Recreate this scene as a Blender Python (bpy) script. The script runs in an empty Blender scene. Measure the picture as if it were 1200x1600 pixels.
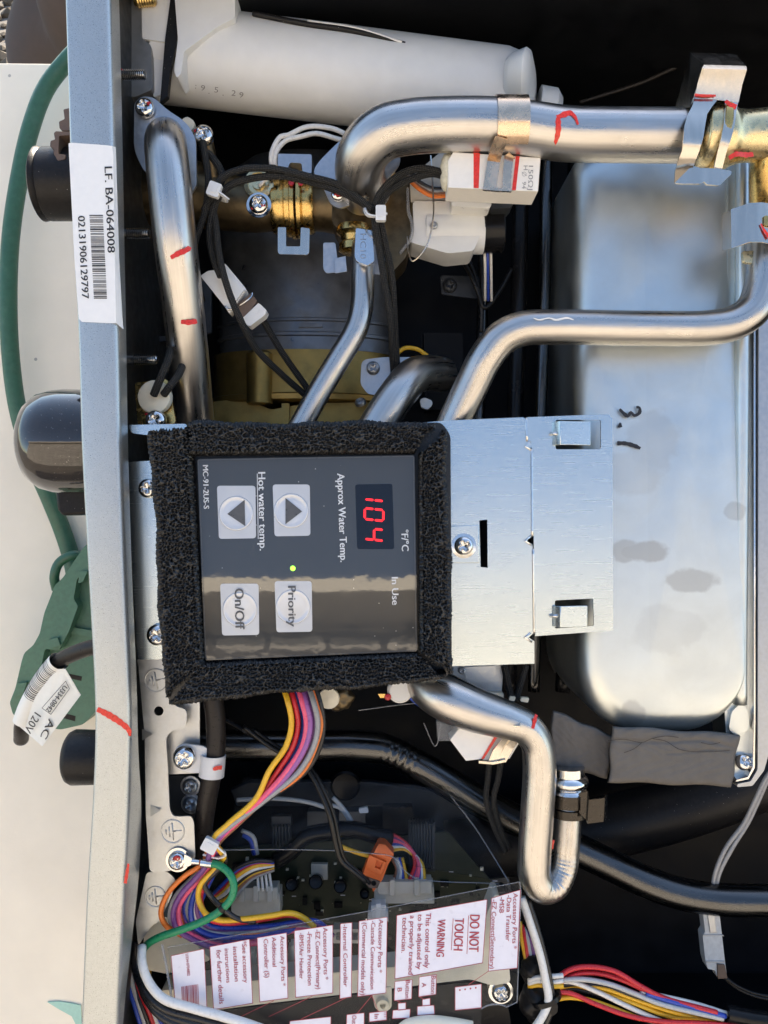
import bpy, bmesh, math, random
import numpy as np
from mathutils import Vector, Matrix, Euler
from mathutils.geometry import tessellate_polygon

# ------------------------------------------------------------------ frame of the place
# The heater leans on a board, tilted TILT from lying flat.  All sizes below are given in a
# local frame (x right, y up the board, z out of the board), unit U = 0.36 mm.
S = 0.00036
TILT = math.radians(42)
R = Matrix.Rotation(TILT, 3, 'X')
D = 1300.0                      # lens height above the control panel
random.seed(7); rng = np.random.RandomState(7)
C = bpy.context.scene.collection
SC = bpy.context.scene

# ------------------------------------------------------------------ camera, sky, sun, exposure
cam = bpy.data.objects.new('camera', bpy.data.cameras.new('camera')); C.objects.link(cam)
cam.data.sensor_fit = 'VERTICAL'; cam.data.sensor_height = 36; cam.data.lens = 36 * D / 1600
cam.location = R @ Vector((0, 0, D * S)); cam.rotation_euler = (TILT, 0, 0)
cam.data.clip_start = 0.01; cam.data.clip_end = 2000
SC.camera = cam
SUN_EL = math.radians(27); SUN_AZ = math.radians(14)      # behind the board: the heater lies in open shade
w = bpy.data.worlds.new('World'); SC.world = w; w.use_nodes = True
nt = w.node_tree; nt.nodes.clear()
sky = nt.nodes.new('ShaderNodeTexSky'); sky.sky_type = 'NISHITA'; sky.sun_disc = False
sky.sun_elevation = SUN_EL; sky.sun_rotation = SUN_AZ
sky.air_density = 1.0; sky.dust_density = 0.7; sky.ozone_density = 0.0
bg = nt.nodes.new('ShaderNodeBackground'); bg.inputs[1].default_value = 0.12
wo = nt.nodes.new('ShaderNodeOutputWorld')
nt.links.new(sky.outputs[0], bg.inputs[0]); nt.links.new(bg.outputs[0], wo.inputs[0])
sun = bpy.data.objects.new('sun', bpy.data.lights.new('sun', 'SUN')); C.objects.link(sun)
sun.data.energy = 4.0; sun.data.angle = math.radians(0.5); sun.data.color = (1.0, 0.87, 0.70)
sdir = Vector((math.sin(SUN_AZ) * math.cos(SUN_EL), math.cos(SUN_AZ) * math.cos(SUN_EL), math.sin(SUN_EL)))
sun.rotation_euler = sdir.to_track_quat('Z', 'Y').to_euler()
SC.view_settings.view_transform = 'Standard'; SC.view_settings.look = 'None'
SC.view_settings.exposure = 1.95; SC.view_settings.gamma = 1.0
SC.render.engine = 'CYCLES'

# ------------------------------------------------------------------ helpers
def P(px, py, z=0.0):
    f = (D - z) / D
    return np.array([(px - 600) * f, (800 - py) * f, z], float)
def PP(pts, z=0.0): return [P(p[0], p[1], p[2] if len(p) > 2 else z) for p in pts]

class G:
    def __init__(s): s.v = []; s.f = []; s.uv = []; s.n = 0
    def add(s, v, f, uv=None):
        v = np.asarray(v, float).reshape(-1, 3); s.v.append(v)
        for q in f: s.f.append(tuple(int(i) + s.n for i in q))
        s.uv.append(np.asarray(uv, float) if uv is not None else np.zeros((len(v), 2)))
        s.n += len(v); return s
    def arr(s): return np.concatenate(s.v) if s.v else np.zeros((0, 3))

def area(p):
    return 0.5 * sum(p[i][0] * p[(i + 1) % len(p)][1] - p[(i + 1) % len(p)][0] * p[i][1] for i in range(len(p)))

def plate(g, outer, holes=(), z=0.0, t=4.0, px=True):
    """sheet or block: outline given in image px at height z (outline may carry its own z), thickness t downwards"""
    o = PP(outer, z) if px else [np.array(p, float) if len(p) > 2 else np.array([p[0], p[1], z], float) for p in outer]
    hs = [PP(h, z) if px else [np.array([p[0], p[1], z], float) for p in h] for h in holes]
    if area(o) < 0: o = o[::-1]
    hs = [h[::-1] if area(h) > 0 else h for h in hs]
    loops = [o] + hs; flat = [p for l in loops for p in l]; n = len(flat)
    tris = tessellate_polygon([[Vector((p[0], p[1], 0)) for p in l] for l in loops])
    v = flat + [p - np.array([0, 0, t]) for p in flat]; f = []
    for a, b, c in tris:
        q = [flat[a], flat[b], flat[c]]
        if area(q) < 0: a, c = c, a
        f.append((a, b, c)); f.append((c + n, b + n, a + n))
    k = 0
    for l in loops:
        m = len(l)
        for i in range(m):
            a = k + i; b = k + (i + 1) % m; f.append((b, a, a + n, b + n))
        k += m
    return g.add(v, f)

def box(g, px0, py0, px1, py1, z, t): return plate(g, [(px0, py0), (px1, py0), (px1, py1), (px0, py1)], (), z, t)

def rbox(px0, py0, px1, py1, r=4, n=4):
    pts = []
    for cx, cy, a0 in ((px1 - r, py0 + r, -90), (px1 - r, py1 - r, 0), (px0 + r, py1 - r, 90), (px0 + r, py0 + r, 180)):
        for i in range(n + 1):
            a = math.radians(a0 + 90 * i / n); pts.append((cx + r * math.cos(a), cy + r * math.sin(a)))
    return pts
def circ(cx, cy, r, n=24, ry=None):
    ry = ry or r
    return [(cx + r * math.cos(2 * math.pi * i / n), cy + ry * math.sin(2 * math.pi * i / n)) for i in range(n)]
def roundpoly(pts, r, n=4):
    """round every corner of a px outline"""
    out = []; m = len(pts)
    for i in range(m):
        p = np.array(pts[i][:2], float); a = np.array(pts[i - 1][:2], float); b = np.array(pts[(i + 1) % m][:2], float)
        rr = pts[i][2] if len(pts[i]) > 2 else r
        la = np.linalg.norm(a - p); lb = np.linalg.norm(b - p); rr = min(rr, la * .45, lb * .45)
        s = p + (a - p) / la * rr; e = p + (b - p) / lb * rr
        for k in range(n + 1):
            t = k / n; out.append(tuple((1 - t) ** 2 * s + 2 * t * (1 - t) * p + t * t * e))
    return out

def spline(pts, step):
    p = np.asarray(pts, float); n = len(p)
    if n == 2:
        m = max(2, int(np.linalg.norm(p[1, :3] - p[0, :3]) / step)); t = np.linspace(0, 1, m + 1)[:, None]
        return p[0] * (1 - t) + p[1] * t
    q = np.vstack([2 * p[0] - p[1], p, 2 * p[-1] - p[-2]]); out = []
    for i in range(1, n):
        p0, p1, p2, p3 = q[i - 1], q[i], q[i + 1], q[i + 2]
        d = [max(1e-6, np.linalg.norm((b - a)[:3]) ** .5) for a, b in ((p0, p1), (p1, p2), (p2, p3))]
        t0 = 0; t1 = d[0]; t2 = t1 + d[1]; t3 = t2 + d[2]
        m = max(2, int(np.linalg.norm((p2 - p1)[:3]) / step))
        for k in range(m):
            t = t1 + (t2 - t1) * k / m
            A1 = (t1 - t) / (t1 - t0) * p0 + (t - t0) / (t1 - t0) * p1
            A2 = (t2 - t) / (t2 - t1) * p1 + (t - t1) / (t2 - t1) * p2
            A3 = (t3 - t) / (t3 - t2) * p2 + (t - t2) / (t3 - t2) * p3
            B1 = (t2 - t) / (t2 - t0) * A1 + (t - t0) / (t2 - t0) * A2
            B2 = (t3 - t) / (t3 - t1) * A2 + (t - t1) / (t3 - t1) * A3
            out.append((t2 - t) / (t2 - t1) * B1 + (t - t1) / (t2 - t1) * B2)
    out.append(p[-1]); return np.array(out)

def sweep(g, path, rad, sec, cap=True, up=None, phase=0.0):
    """path Nx3 local, rad N or Nx2 scale, sec Mx2 section (ccw)"""
    path = np.asarray(path, float); n = len(path); sec = np.asarray(sec, float); m = len(sec)
    T = np.gradient(path, axis=0); T /= np.maximum(1e-9, np.linalg.norm(T, axis=1))[:, None]
    u = np.array(up if up is not None else (0, 0, 1.0), float)
    if abs(np.dot(u, T[0])) > .95: u = np.array((0, 1.0, 0.1))
    u = u - T[0] * np.dot(u, T[0]); u /= np.linalg.norm(u)
    rad = np.asarray(rad, float); rad = np.repeat(rad[:, None], 2, 1) if rad.ndim == 1 else rad
    V = []; UV = []; L = 0
    for i in range(n):
        if i:
            u = u - T[i] * np.dot(u, T[i]); u /= np.linalg.norm(u); L += np.linalg.norm(path[i] - path[i - 1])
        if up is not None:
            w_ = np.array(up, float); w_ = w_ - T[i] * np.dot(w_, T[i]); nn = np.linalg.norm(w_)
            if nn > 1e-3: u = w_ / nn
        s = np.cross(T[i], u)
        for k in range(m):
            V.append(path[i] + s * sec[k, 0] * rad[i, 0] + u * sec[k, 1] * rad[i, 1]); UV.append((k / m, L))
    F = []
    for i in range(n - 1):
        for k in range(m):
            a = i * m + k; b = i * m + (k + 1) % m; F.append((b, a, a + m, b + m))
    if cap:
        F.append(tuple(range(m))); F.append(tuple(range((n - 1) * m, n * m))[::-1])
    return g.add(V, F, UV)

def circ_sec(n): return [(math.cos(2 * math.pi * k / n), math.sin(2 * math.pi * k / n)) for k in range(n)]
def tube(g, pts, r, n=20, step=6.0, z=0.0, cap=True, sp=True, jit=0.0):
    """pts in px with z (and optional own radius as 4th)"""
    q = []
    for p in pts:
        zz = p[2] if len(p) > 2 else z; rr = p[3] if len(p) > 3 else r
        q.append(list(P(p[0], p[1], zz)) + [rr])
    s = spline(q, step) if sp else np.array(q, float)
    return sweep(g, s[:, :3], s[:, 3], circ_sec(n), cap)
def ribbon(g, pts, wdt, th, up, step=5.0, sp=False):
    """strap: path of local 3-D points, section wdt (along up x T) by th"""
    s = spline(pts, step) if sp else np.array(pts, float)
    h = 0.5; return sweep(g, s, np.tile([th, wdt], (len(s), 1)), [(-h, -h), (h, -h), (h, h), (-h, h)], True, up)

def lathe(g, prof, c, axis=(0, 0, 1), n=28, squash=1.0, ends=True):
    """prof: list of (radius, height) revolved around axis through local point c"""
    a = np.array(axis, float); a /= np.linalg.norm(a)
    u = np.cross(a, (0, 1.0, 0)) if abs(a[1]) < .9 else np.cross(a, (1.0, 0, 0)); u /= np.linalg.norm(u); v = np.cross(a, u)
    V = []; F = []; UV = []; c = np.array(c, float); m = len(prof); L = 0
    for i, (r, h) in enumerate(prof):
        if i: L += math.hypot(r - prof[i - 1][0], h - prof[i - 1][1])
        for k in range(n):
            t = 2 * math.pi * k / n
            V.append(c + a * h + u * r * math.cos(t) + v * r * math.sin(t) * squash); UV.append((k / n, L))
    for i in range(m - 1):
        for k in range(n):
            p = i * n + k; q = i * n + (k + 1) % n; F.append((p, q, q + n, p + n))
    if ends and prof[0][0] > 0.01: F.append(tuple(range(n))[::-1])
    if ends and prof[-1][0] > 0.01: F.append(tuple(range((m - 1) * n, m * n)))
    return g.add(V, F, UV)

# ---- linking
def put(o, parent, org):
    o['_o'] = [float(x) for x in org]
    if parent is None:
        o.location = R @ Vector([float(x) * S for x in org]); o.rotation_euler = (TILT, 0, 0)
    else:
        o.parent = parent; po = parent['_o']
        o.location = Vector([(float(org[i]) - po[i]) * S for i in range(3)])
    C.objects.link(o)
def mesh(name, g, m, org, smooth):
    me = bpy.data.meshes.new(name)
    v = (g.arr() - np.array(org)) * S
    me.from_pydata(v.tolist(), [], g.f); me.update()
    uv = np.concatenate(g.uv)
    if np.abs(uv).max() > 0:
        ul = me.uv_layers.new(name='UVMap'); li = np.zeros(len(me.loops), dtype=np.int32)
        me.loops.foreach_get('vertex_index', li)
        U = uv[li]
        if True:   # close the seam of u
            st = np.array([p.loop_start for p in me.polygons]); ln = np.array([p.loop_total for p in me.polygons])
            q4 = st[ln == 4]
            blk = U[q4[:, None] + np.arange(4)[None, :], 0]
            wrap = (blk.max(1) - blk.min(1)) > .5
            blk[wrap] = np.where(blk[wrap] < .5, blk[wrap] + 1, blk[wrap]); U[q4[:, None] + np.arange(4)[None, :], 0] = blk
        ul.data.foreach_set('uv', U.astype(np.float32).ravel())
    me.materials.append(m)
    if smooth is not False:
        me.polygons.foreach_set('use_smooth', [True] * len(me.polygons))
        if smooth is not True:
            me.set_sharp_from_angle(angle=math.radians(smooth))
    return me
def tag(o, label=None, cat=None, group=None, kind=None):
    if label: o['label'] = label
    if cat: o['category'] = cat
    if group: o['group'] = group
    if kind: o['kind'] = kind
    return o
def obj(name, g, m, parent=None, label=None, cat=None, group=None, kind=None, smooth=35, bev=0.0, seg=2):
    org = (g.arr().min(0) + g.arr().max(0)) / 2 if parent is None else parent['_o']
    o = bpy.data.objects.new(name, mesh(name, g, m, org, smooth)); put(o, parent, org)
    if bev:
        b = o.modifiers.new('bevel', 'BEVEL'); b.width = bev * S; b.segments = seg; b.limit_method = 'ANGLE'
        b.angle_limit = math.radians(40); b.harden_normals = False
    return tag(o, label, cat, group, kind)
def thing(name, label, cat, px, py, z=0.0, group=None):
    o = bpy.data.objects.new(name, None); o.empty_display_size = 0.01; put(o, None, P(px, py, z))
    return tag(o, label, cat, group)
def inst(name, me, parent, org, rot=None):
    o = bpy.data.objects.new(name, me); put(o, parent, org)
    if rot is not None: o.rotation_euler = rot
    return o

# ---- text as flat print
_tc = {}
def textgeo(s):
    if s in _tc: return _tc[s]
    c = bpy.data.curves.new('t', 'FONT'); c.body = s; c.resolution_u = 3; c.fill_mode = 'FRONT'
    o = bpy.data.objects.new('t', c); me = bpy.data.meshes.new_from_object(o)
    v = np.array([list(x.co) for x in me.vertices]) if len(me.vertices) else np.zeros((0, 3)); f = [tuple(p.vertices) for p in me.polygons]
    bpy.data.objects.remove(o); bpy.data.curves.remove(c); bpy.data.meshes.remove(me)
    _tc[s] = (v, f); return v, f
CAP = textgeo('H')[0][:, 1].max()
def text(g, s, p0, p1, h, z=0.0, lift=0.4, bold=0.0):
    """print s along the px line p0->p1 (baseline), cap height h px"""
    v, f = textgeo(s); x0, x1 = v[:, 0].min(), v[:, 0].max()
    a = P(p0[0], p0[1], p0[2] if len(p0) > 2 else z); b = P(p1[0], p1[1], p1[2] if len(p1) > 2 else z)
    e1 = b - a; L = np.linalg.norm(e1); e1 /= L; e2 = np.cross((0, 0, 1.0), e1); e2 /= np.linalg.norm(e2)
    k = (D - z) / D
    q = a + np.outer((v[:, 0] - x0) / (x1 - x0) * L, e1) + np.outer(v[:, 1] / CAP * h * k, e2) + np.array([0, 0, lift])
    g.add(q, f)
    if bold:
        g.add(q + e1 * bold + [0, 0, .05], f); g.add(q - e1 * bold + [0, 0, .1], f)
    return g
def line(g, p0, p1, wd, z=0.0, lift=0.4):
    a = P(*p0[:2], p0[2] if len(p0) > 2 else z); b = P(*p1[:2], p1[2] if len(p1) > 2 else z); e = b - a; e /= np.linalg.norm(e); s = np.cross((0, 0, 1.0), e) * wd / 2
    l = np.array([0, 0, lift]); return g.add([a - s + l, b - s + l, b + s + l, a + s + l], [(0, 1, 2, 3)])
def quad(g, pts, z=0.0, lift=0.3):
    q = PP(pts, z); q = q if area(q) > 0 else q[::-1]
    return g.add(np.array(q) + [0, 0, lift], [tuple(range(len(q)))])
def stroke(g, pts, wd, z=0.0, lift=0.5, sp=True):
    """hand-drawn ink stroke lying on a surface; wd per point or one number"""
    q = [list(P(p[0], p[1], p[2] if len(p) > 2 else z)) + [p[3] if len(p) > 3 else wd] for p in pts]
    s = spline(q, 2.5) if sp else np.array(q); T = np.gradient(s[:, :3], axis=0); T /= np.linalg.norm(T, axis=1)[:, None]
    sd = np.cross((0, 0, 1.0), T); V = []; F = []
    for i in range(len(s)):
        w2 = s[i, 3] / 2 * (1 + .12 * math.sin(i * 1.7)); V += [s[i, :3] + sd[i] * w2 + [0, 0, lift], s[i, :3] - sd[i] * w2 + [0, 0, lift]]
    for i in range(len(s) - 1): F.append((2 * i, 2 * i + 1, 2 * i + 3, 2 * i + 2))
    return g.add(V, F)

# ------------------------------------------------------------------ materials
def N(t, k, **kw):
    n = t.nodes.new(k)
    for a, b in kw.items(): setattr(n, a, b)
    return n
def mat(name, col, rough=.5, metal=0.0, var=.12, vs=400, bump=0.0, bs=1500, coat=0.0, spec=.5, rv=.1, dirt=0.0,
        dirtcol=(.05, .045, .04), stretch=None, uvn=None, trans=0.0, alpha=1.0, sss=0.0, emit=None, patch=0.0, ps=70, speck=0.0, sps=700):
    m = bpy.data.materials.new(name); m.use_nodes = True; t = m.node_tree; b = t.nodes['Principled BSDF']; L = t.links.new
    tc = N(t, 'ShaderNodeTexCoord'); src = tc.outputs['Object']
    def mapped(sc):
        mp = N(t, 'ShaderNodeMapping'); mp.inputs['Scale'].default_value = sc
        L(tc.outputs['UV'] if uvn else tc.outputs['Object'], mp.inputs['Vector']); return mp.outputs[0]
    v = mapped(uvn) if uvn else (mapped(stretch) if stretch else src)
    n1 = N(t, 'ShaderNodeTexNoise'); n1.inputs['Scale'].default_value = 1.0 if uvn else vs; n1.inputs['Detail'].default_value = 5
    L(v, n1.inputs['Vector'])
    mr = N(t, 'ShaderNodeMapRange'); mr.inputs[1].default_value = .25; mr.inputs[2].default_value = .75
    mr.inputs[3].default_value = 1 - var; mr.inputs[4].default_value = 1 + var; L(n1.outputs[0], mr.inputs[0])
    mx = N(t, 'ShaderNodeVectorMath', operation='SCALE'); mx.inputs[0].default_value = col; L(mr.outputs[0], mx.inputs['Scale'])
    out = mx.outputs[0]
    if dirt:
        n2 = N(t, 'ShaderNodeTexNoise'); n2.inputs['Scale'].default_value = vs * .35; n2.inputs['Detail'].default_value = 8; n2.inputs['Roughness'].default_value = .7
        L(src, n2.inputs['Vector']); r2 = N(t, 'ShaderNodeMapRange'); r2.inputs[1].default_value = .5; r2.inputs[2].default_value = .72
        r2.inputs[4].default_value = dirt; L(n2.outputs[0], r2.inputs[0])
        m2 = N(t, 'ShaderNodeMix', data_type='RGBA'); L(r2.outputs[0], m2.inputs[0]); L(out, m2.inputs[6]); m2.inputs[7].default_value = (*dirtcol, 1)
        out = m2.outputs[2]
    if speck:      # dust grains
        vo = N(t, 'ShaderNodeTexVoronoi'); vo.inputs['Scale'].default_value = sps; L(src, vo.inputs['Vector'])
        s1 = N(t, 'ShaderNodeMath', operation='LESS_THAN'); L(vo.outputs['Distance'], s1.inputs[0]); s1.inputs[1].default_value = .13
        sx = N(t, 'ShaderNodeSeparateXYZ'); L(vo.outputs['Color'], sx.inputs[0]); s2 = N(t, 'ShaderNodeMath', operation='GREATER_THAN'); L(sx.outputs[0], s2.inputs[0]); s2.inputs[1].default_value = 1 - speck
        s3 = N(t, 'ShaderNodeMath', operation='MULTIPLY'); L(s1.outputs[0], s3.inputs[0]); L(s2.outputs[0], s3.inputs[1])
        m5 = N(t, 'ShaderNodeMix', data_type='RGBA'); L(s3.outputs[0], m5.inputs[0]); L(out, m5.inputs[6]); m5.inputs[7].default_value = (.42, .40, .36, 1); out = m5.outputs[2]
    L(out, b.inputs['Base Color'])
    rr = N(t, 'ShaderNodeMapRange'); rr.inputs[1].default_value = .3; rr.inputs[2].default_value = .7
    rr.inputs[3].default_value = max(.02, rough - rv); rr.inputs[4].default_value = rough + rv; L(n1.outputs[0], rr.inputs[0]); L(rr.outputs[0], b.inputs['Roughness'])
    if patch:      # dull hand marks, flux stain and wear: rougher and a little darker in places
        n4 = N(t, 'ShaderNodeTexNoise'); n4.inputs['Scale'].default_value = ps; n4.inputs['Detail'].default_value = 7; n4.inputs['Roughness'].default_value = .65; n4.inputs['Distortion'].default_value = .6
        L(src, n4.inputs['Vector']); r4 = N(t, 'ShaderNodeMapRange'); r4.inputs[1].default_value = .44; r4.inputs[2].default_value = .66; L(n4.outputs[0], r4.inputs[0])
        ad = N(t, 'ShaderNodeMath', operation='MULTIPLY_ADD'); L(r4.outputs[0], ad.inputs[0]); ad.inputs[1].default_value = patch * .45; L(rr.outputs[0], ad.inputs[2]); L(ad.outputs[0], b.inputs['Roughness'])
        m4 = N(t, 'ShaderNodeMix', data_type='RGBA'); m4.blend_type = 'MULTIPLY'; mf = N(t, 'ShaderNodeMath', operation='MULTIPLY'); L(r4.outputs[0], mf.inputs[0]); mf.inputs[1].default_value = patch; L(mf.outputs[0], m4.inputs[0])
        L(out, m4.inputs[6]); m4.inputs[7].default_value = (.74, .70, .64, 1); L(m4.outputs[2], b.inputs['Base Color'])
    b.inputs['Metallic'].default_value = metal; b.inputs['Specular IOR Level'].default_value = spec
    b.inputs['Coat Weight'].default_value = coat; b.inputs['Coat Roughness'].default_value = .02 if name == 'smoked_panel' else .08
    b.inputs['Transmission Weight'].default_value = trans; b.inputs['Alpha'].default_value = alpha
    if sss: b.inputs['Subsurface Weight'].default_value = sss; b.inputs['Subsurface Radius'].default_value = (.004, .004, .003); b.inputs['Subsurface Scale'].default_value = 1
    if emit: b.inputs['Emission Color'].default_value = (*emit[0], 1); b.inputs['Emission Strength'].default_value = emit[1]
    if bump:
        n3 = N(t, 'ShaderNodeTexNoise'); n3.inputs['Scale'].default_value = 1.0 if uvn else bs; n3.inputs['Detail'].default_value = 4; L(v if (uvn or stretch) else src, n3.inputs['Vector'])
        bp = N(t, 'ShaderNodeBump'); bp.inputs['Strength'].default_value = bump; bp.inputs['Distance'].default_value = S * (.22 if metal > .5 else 1.2)
        L(n3.outputs[0], bp.inputs['Height']); L(bp.outputs[0], b.inputs['Normal'])
    return m
M = {}
M['casing'] = mat('casing_paint', (.46, .48, .475), .32, .75, .16, 2200, .8, 2600, rv=.06, dirt=.07, dirtcol=(.25, .25, .25))
M['casing_in'] = mat('casing_inner', (.045, .045, .045), .45, .4, .15, 150, spec=.2)
M['ledge'] = mat('grey_ledge', (.24, .24, .235), .42, .6, .12, 200, .1, 1500)
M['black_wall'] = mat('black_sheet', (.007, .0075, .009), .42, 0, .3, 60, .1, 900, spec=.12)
M['steel'] = mat('drawn_steel', (.54, .515, .485), .30, 1, .17, uvn=(34, .004, 1), bump=.10, rv=.08, patch=.16, ps=60)
M['steel_dark'] = mat('dark_tube_steel', (.10, .10, .10), .26, 1, .2, uvn=(20, .01, 1), bump=.1, rv=.08)
M['steel_tank'] = None
M['chrome'] = mat('bright_steel', (.70, .69, .68), .13, 1, .05, 500, .05, 900, rv=.04)
M['clip'] = mat('spring_clip_steel', (.62, .57, .50), .2, 1, .08, 300, .08, 1200, rv=.05, stretch=(1, .15, 1))
M['clip_dark'] = mat('blackened_clip', (.05, .045, .04), .22, .9, .2, 300)
M['galv'] = mat('galvanized', (.52, .53, .53), .40, .9, .10, 260, .22, 1800, rv=.08, dirt=.15, dirtcol=(.4, .4, .4))
M['plate'] = mat('brushed_plate', (.60, .66, .67), .26, 0.97, .02, 900, .0, 1400, rv=.02, stretch=(.04, 1.2, 1))
M['flange'] = mat('flange_zinc', (.42, .44, .47), .4, .9, .1, 400, .15, 1800)
M['brass'] = mat('brass', (.62, .42, .15), .26, 1, .12, 400, .1, 1200, rv=.08, dirt=.12, dirtcol=(.12, .08, .03))
M['brass_pale'] = mat('pale_brass', (.70, .58, .34), .3, 1, .1, 400, .12, 1200)
M['bronze'] = mat('dull_bronze', (.14, .105, .06), .42, .9, .25, 250, .3, 900, dirt=.5, dirtcol=(.04, .03, .02))
M['gold'] = mat('gold_casting', (.34, .23, .07), .42, .8, .2, 120, .2, 900, dirt=.4, dirtcol=(.06, .045, .02))
M['cast'] = mat('grey_casting', (.06, .066, .075), .42, .6, .2, 120, .2, 1200, spec=.3)
M['copper'] = mat('copper_tint_clip', (.74, .56, .40), .26, 1, .12, 180, .08, 800)
M['burner'] = mat('grey_burner_shell', (.17, .18, .195), .36, .75, .2, 90, .2, 900, patch=.4, ps=60)
M['white'] = mat('white_plastic', (.72, .71, .68), .35, 0, .03, 200, .08, 1200, sss=.1)
M['milk'] = mat('milky_plastic', (.68, .685, .68), .42, 0, .04, 80, .05, 900, sss=.2)
M['cream'] = mat('cream_plastic', (.78, .71, .55), .4, 0, .06, 150, .1, 1200, sss=.1)
M['beigeplastic'] = mat('beige_plastic', (.52, .49, .42), .4, 0, .08, 200, .1)
M['ceramic'] = mat('ceramic', (.80, .77, .72), .6, 0, .03, 300, .2, 1800)
M['clay'] = mat('sealant', (.70, .66, .52), .7, 0, .12, 700, .8, 900)
M['rubber'] = mat('black_rubber', (.012, .011, .011), .38, 0, .3, 500, .3, 2200, dirt=.12, dirtcol=(.06, .055, .05), spec=.22, speck=.06, sps=800)
M['vinyl'] = mat('brown_black_vinyl', (.018, .014, .012), .07, 0, .2, 250, .02, 600, coat=.8, speck=.15, sps=1000, rv=.02)
M['brownplastic'] = mat('brown_plastic', (.13, .085, .062), .55, 0, .15, 500, .3)
M['cable'] = mat('cable_sheath', (.022, .018, .016), .35, 0, .2, 500, .15, 2000, spec=.25)
M['blackp'] = mat('black_plastic', (.008, .008, .009), .25, 0, .2, 100, rv=.03, spec=.22)
M['blackwire'] = mat('black_wire', (.010, .0095, .0095), .3, 0, .2, 500, rv=.04, spec=.3)
M['ink'] = mat('black_ink', (.012, .012, .016), .4, 0, .2, 900)
M['red'] = mat('red_marker', (.68, .035, .02), .32, 0, .25, 900, rv=.05)
M['redpaint'] = mat('red_lacquer', (.42, .012, .016), .2, 0, .2, 700)
M['greycolor'] = mat('grey_print', (.25, .25, .25), .6)
M['paper'] = mat('label_paper', (.80, .79, .77), .42, 0, .02, 300, .05)
M['paperw'] = mat('tag_paper', (.82, .80, .73), .5, 0, .03, 300, .1)
M['print'] = mat('black_print', (.02, .02, .022), .5)
M['printred'] = mat('dark_red_print', (.38, .035, .055), .5)
M['sheetlabel'] = mat('white_print', (.72, .71, .79), .35, 0, .03, 200)
M['panel'] = mat('smoked_panel', (.050, .051, .051), .02, 0, .02, 60, rv=.01, spec=.7, coat=.12, bump=.22, bs=26, speck=.03, sps=420)
M['window'] = mat('display_glass', (.006, .007, .012), .06, 0, 0, rv=.01)
M['pad'] = mat('silver_button', (.50, .52, .55), .3, .3, .03, 60, rv=.03)
M['paddark'] = mat('button_symbol', (.075, .078, .085), .35)
M['ptext'] = mat('panel_print', (.62, .63, .64), .4)
M['ring'] = mat('button_dome', (.60, .61, .63), .16, .3, .03, 60, rv=.02)
M['led'] = mat('red_led', (.6, .01, .02), .4, emit=((1, .008, .012), .62))
M['ledoff'] = mat('red_led_dim', (.06, .004, .006), .4)
M['green_led'] = mat('green_led', (.2, .6, .05), .4, emit=((.3, 1, .05), .7))
M['greencord'] = mat('green_cord', (.030, .105, .062), .42, 0, .15, 300, .2, 1500, dirt=.3, dirtcol=(.10, .17, .12))
M['greenplug'] = mat('green_plug', (.075, .175, .11), .42, 0, .15, 300, .25, 1500, dirt=.3, dirtcol=(.09, .15, .10))
M['foamgrey'] = mat('grey_foam', (.125, .113, .10), .85, 0, .14, 160, .7, 1500, dirt=.25, dirtcol=(.09, .08, .07))
M['foamlight'] = mat('pale_foam_strip', (.50, .48, .45), .8, 0, .08, 400, .3, 2500)
M['foam'] = mat('open_cell_foam', (.009, .009, .0095), .33, 0, .15, 900, spec=.55)
M['pcb'] = mat('circuit_board', (.016, .022, .007), .5, 0, .4, 900, .2, 900)
M['orange'] = mat('orange_plastic', (.72, .13, .02), .4, 0, .06, 300, .1)
M['hexgreen'] = mat('teal_tape', (.36, .60, .52), .5, 0, .06)
M['cloth'] = mat('grey_cloth', (.065, .052, .050), .9, 0, .2, 60, .4, 900)
M['stone'] = mat('gravel_stone', (.085, .065, .042), .85, 0, .5, 25, .4, 60)
M['board'] = mat('painted_board', (.85, .78, .655), .6, 0, .05, 22, .25, 500, dirt=.10, dirtcol=(.62, .54, .43), speck=.02, sps=90)
M['ground'] = mat('dry_ground', (.17, .15, .125), .9, 0, .35, 8, .3, 40)
M['wirecore'] = mat('white_wire', (.74, .73, .69), .35, 0, .03)
WC = dict(white=(.72, .70, .66), black=(.015, .014, .015), red=(.55, .02, .03), orange=(.80, .20, .03), yellow=(.75, .42, .02), blue=(.02, .06, .38),
          purple=(.16, .05, .20), pink=(.80, .10, .20), grey=(.30, .30, .30), brown=(.26, .11, .055), green=(.01, .22, .09), violet=(.30, .10, .33),
          lightgrey=(.45, .45, .44))
WM = {k: mat('wire_' + k, c, .33, 0, .06, 500, .05, 900) for k, c in WC.items()}

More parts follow.
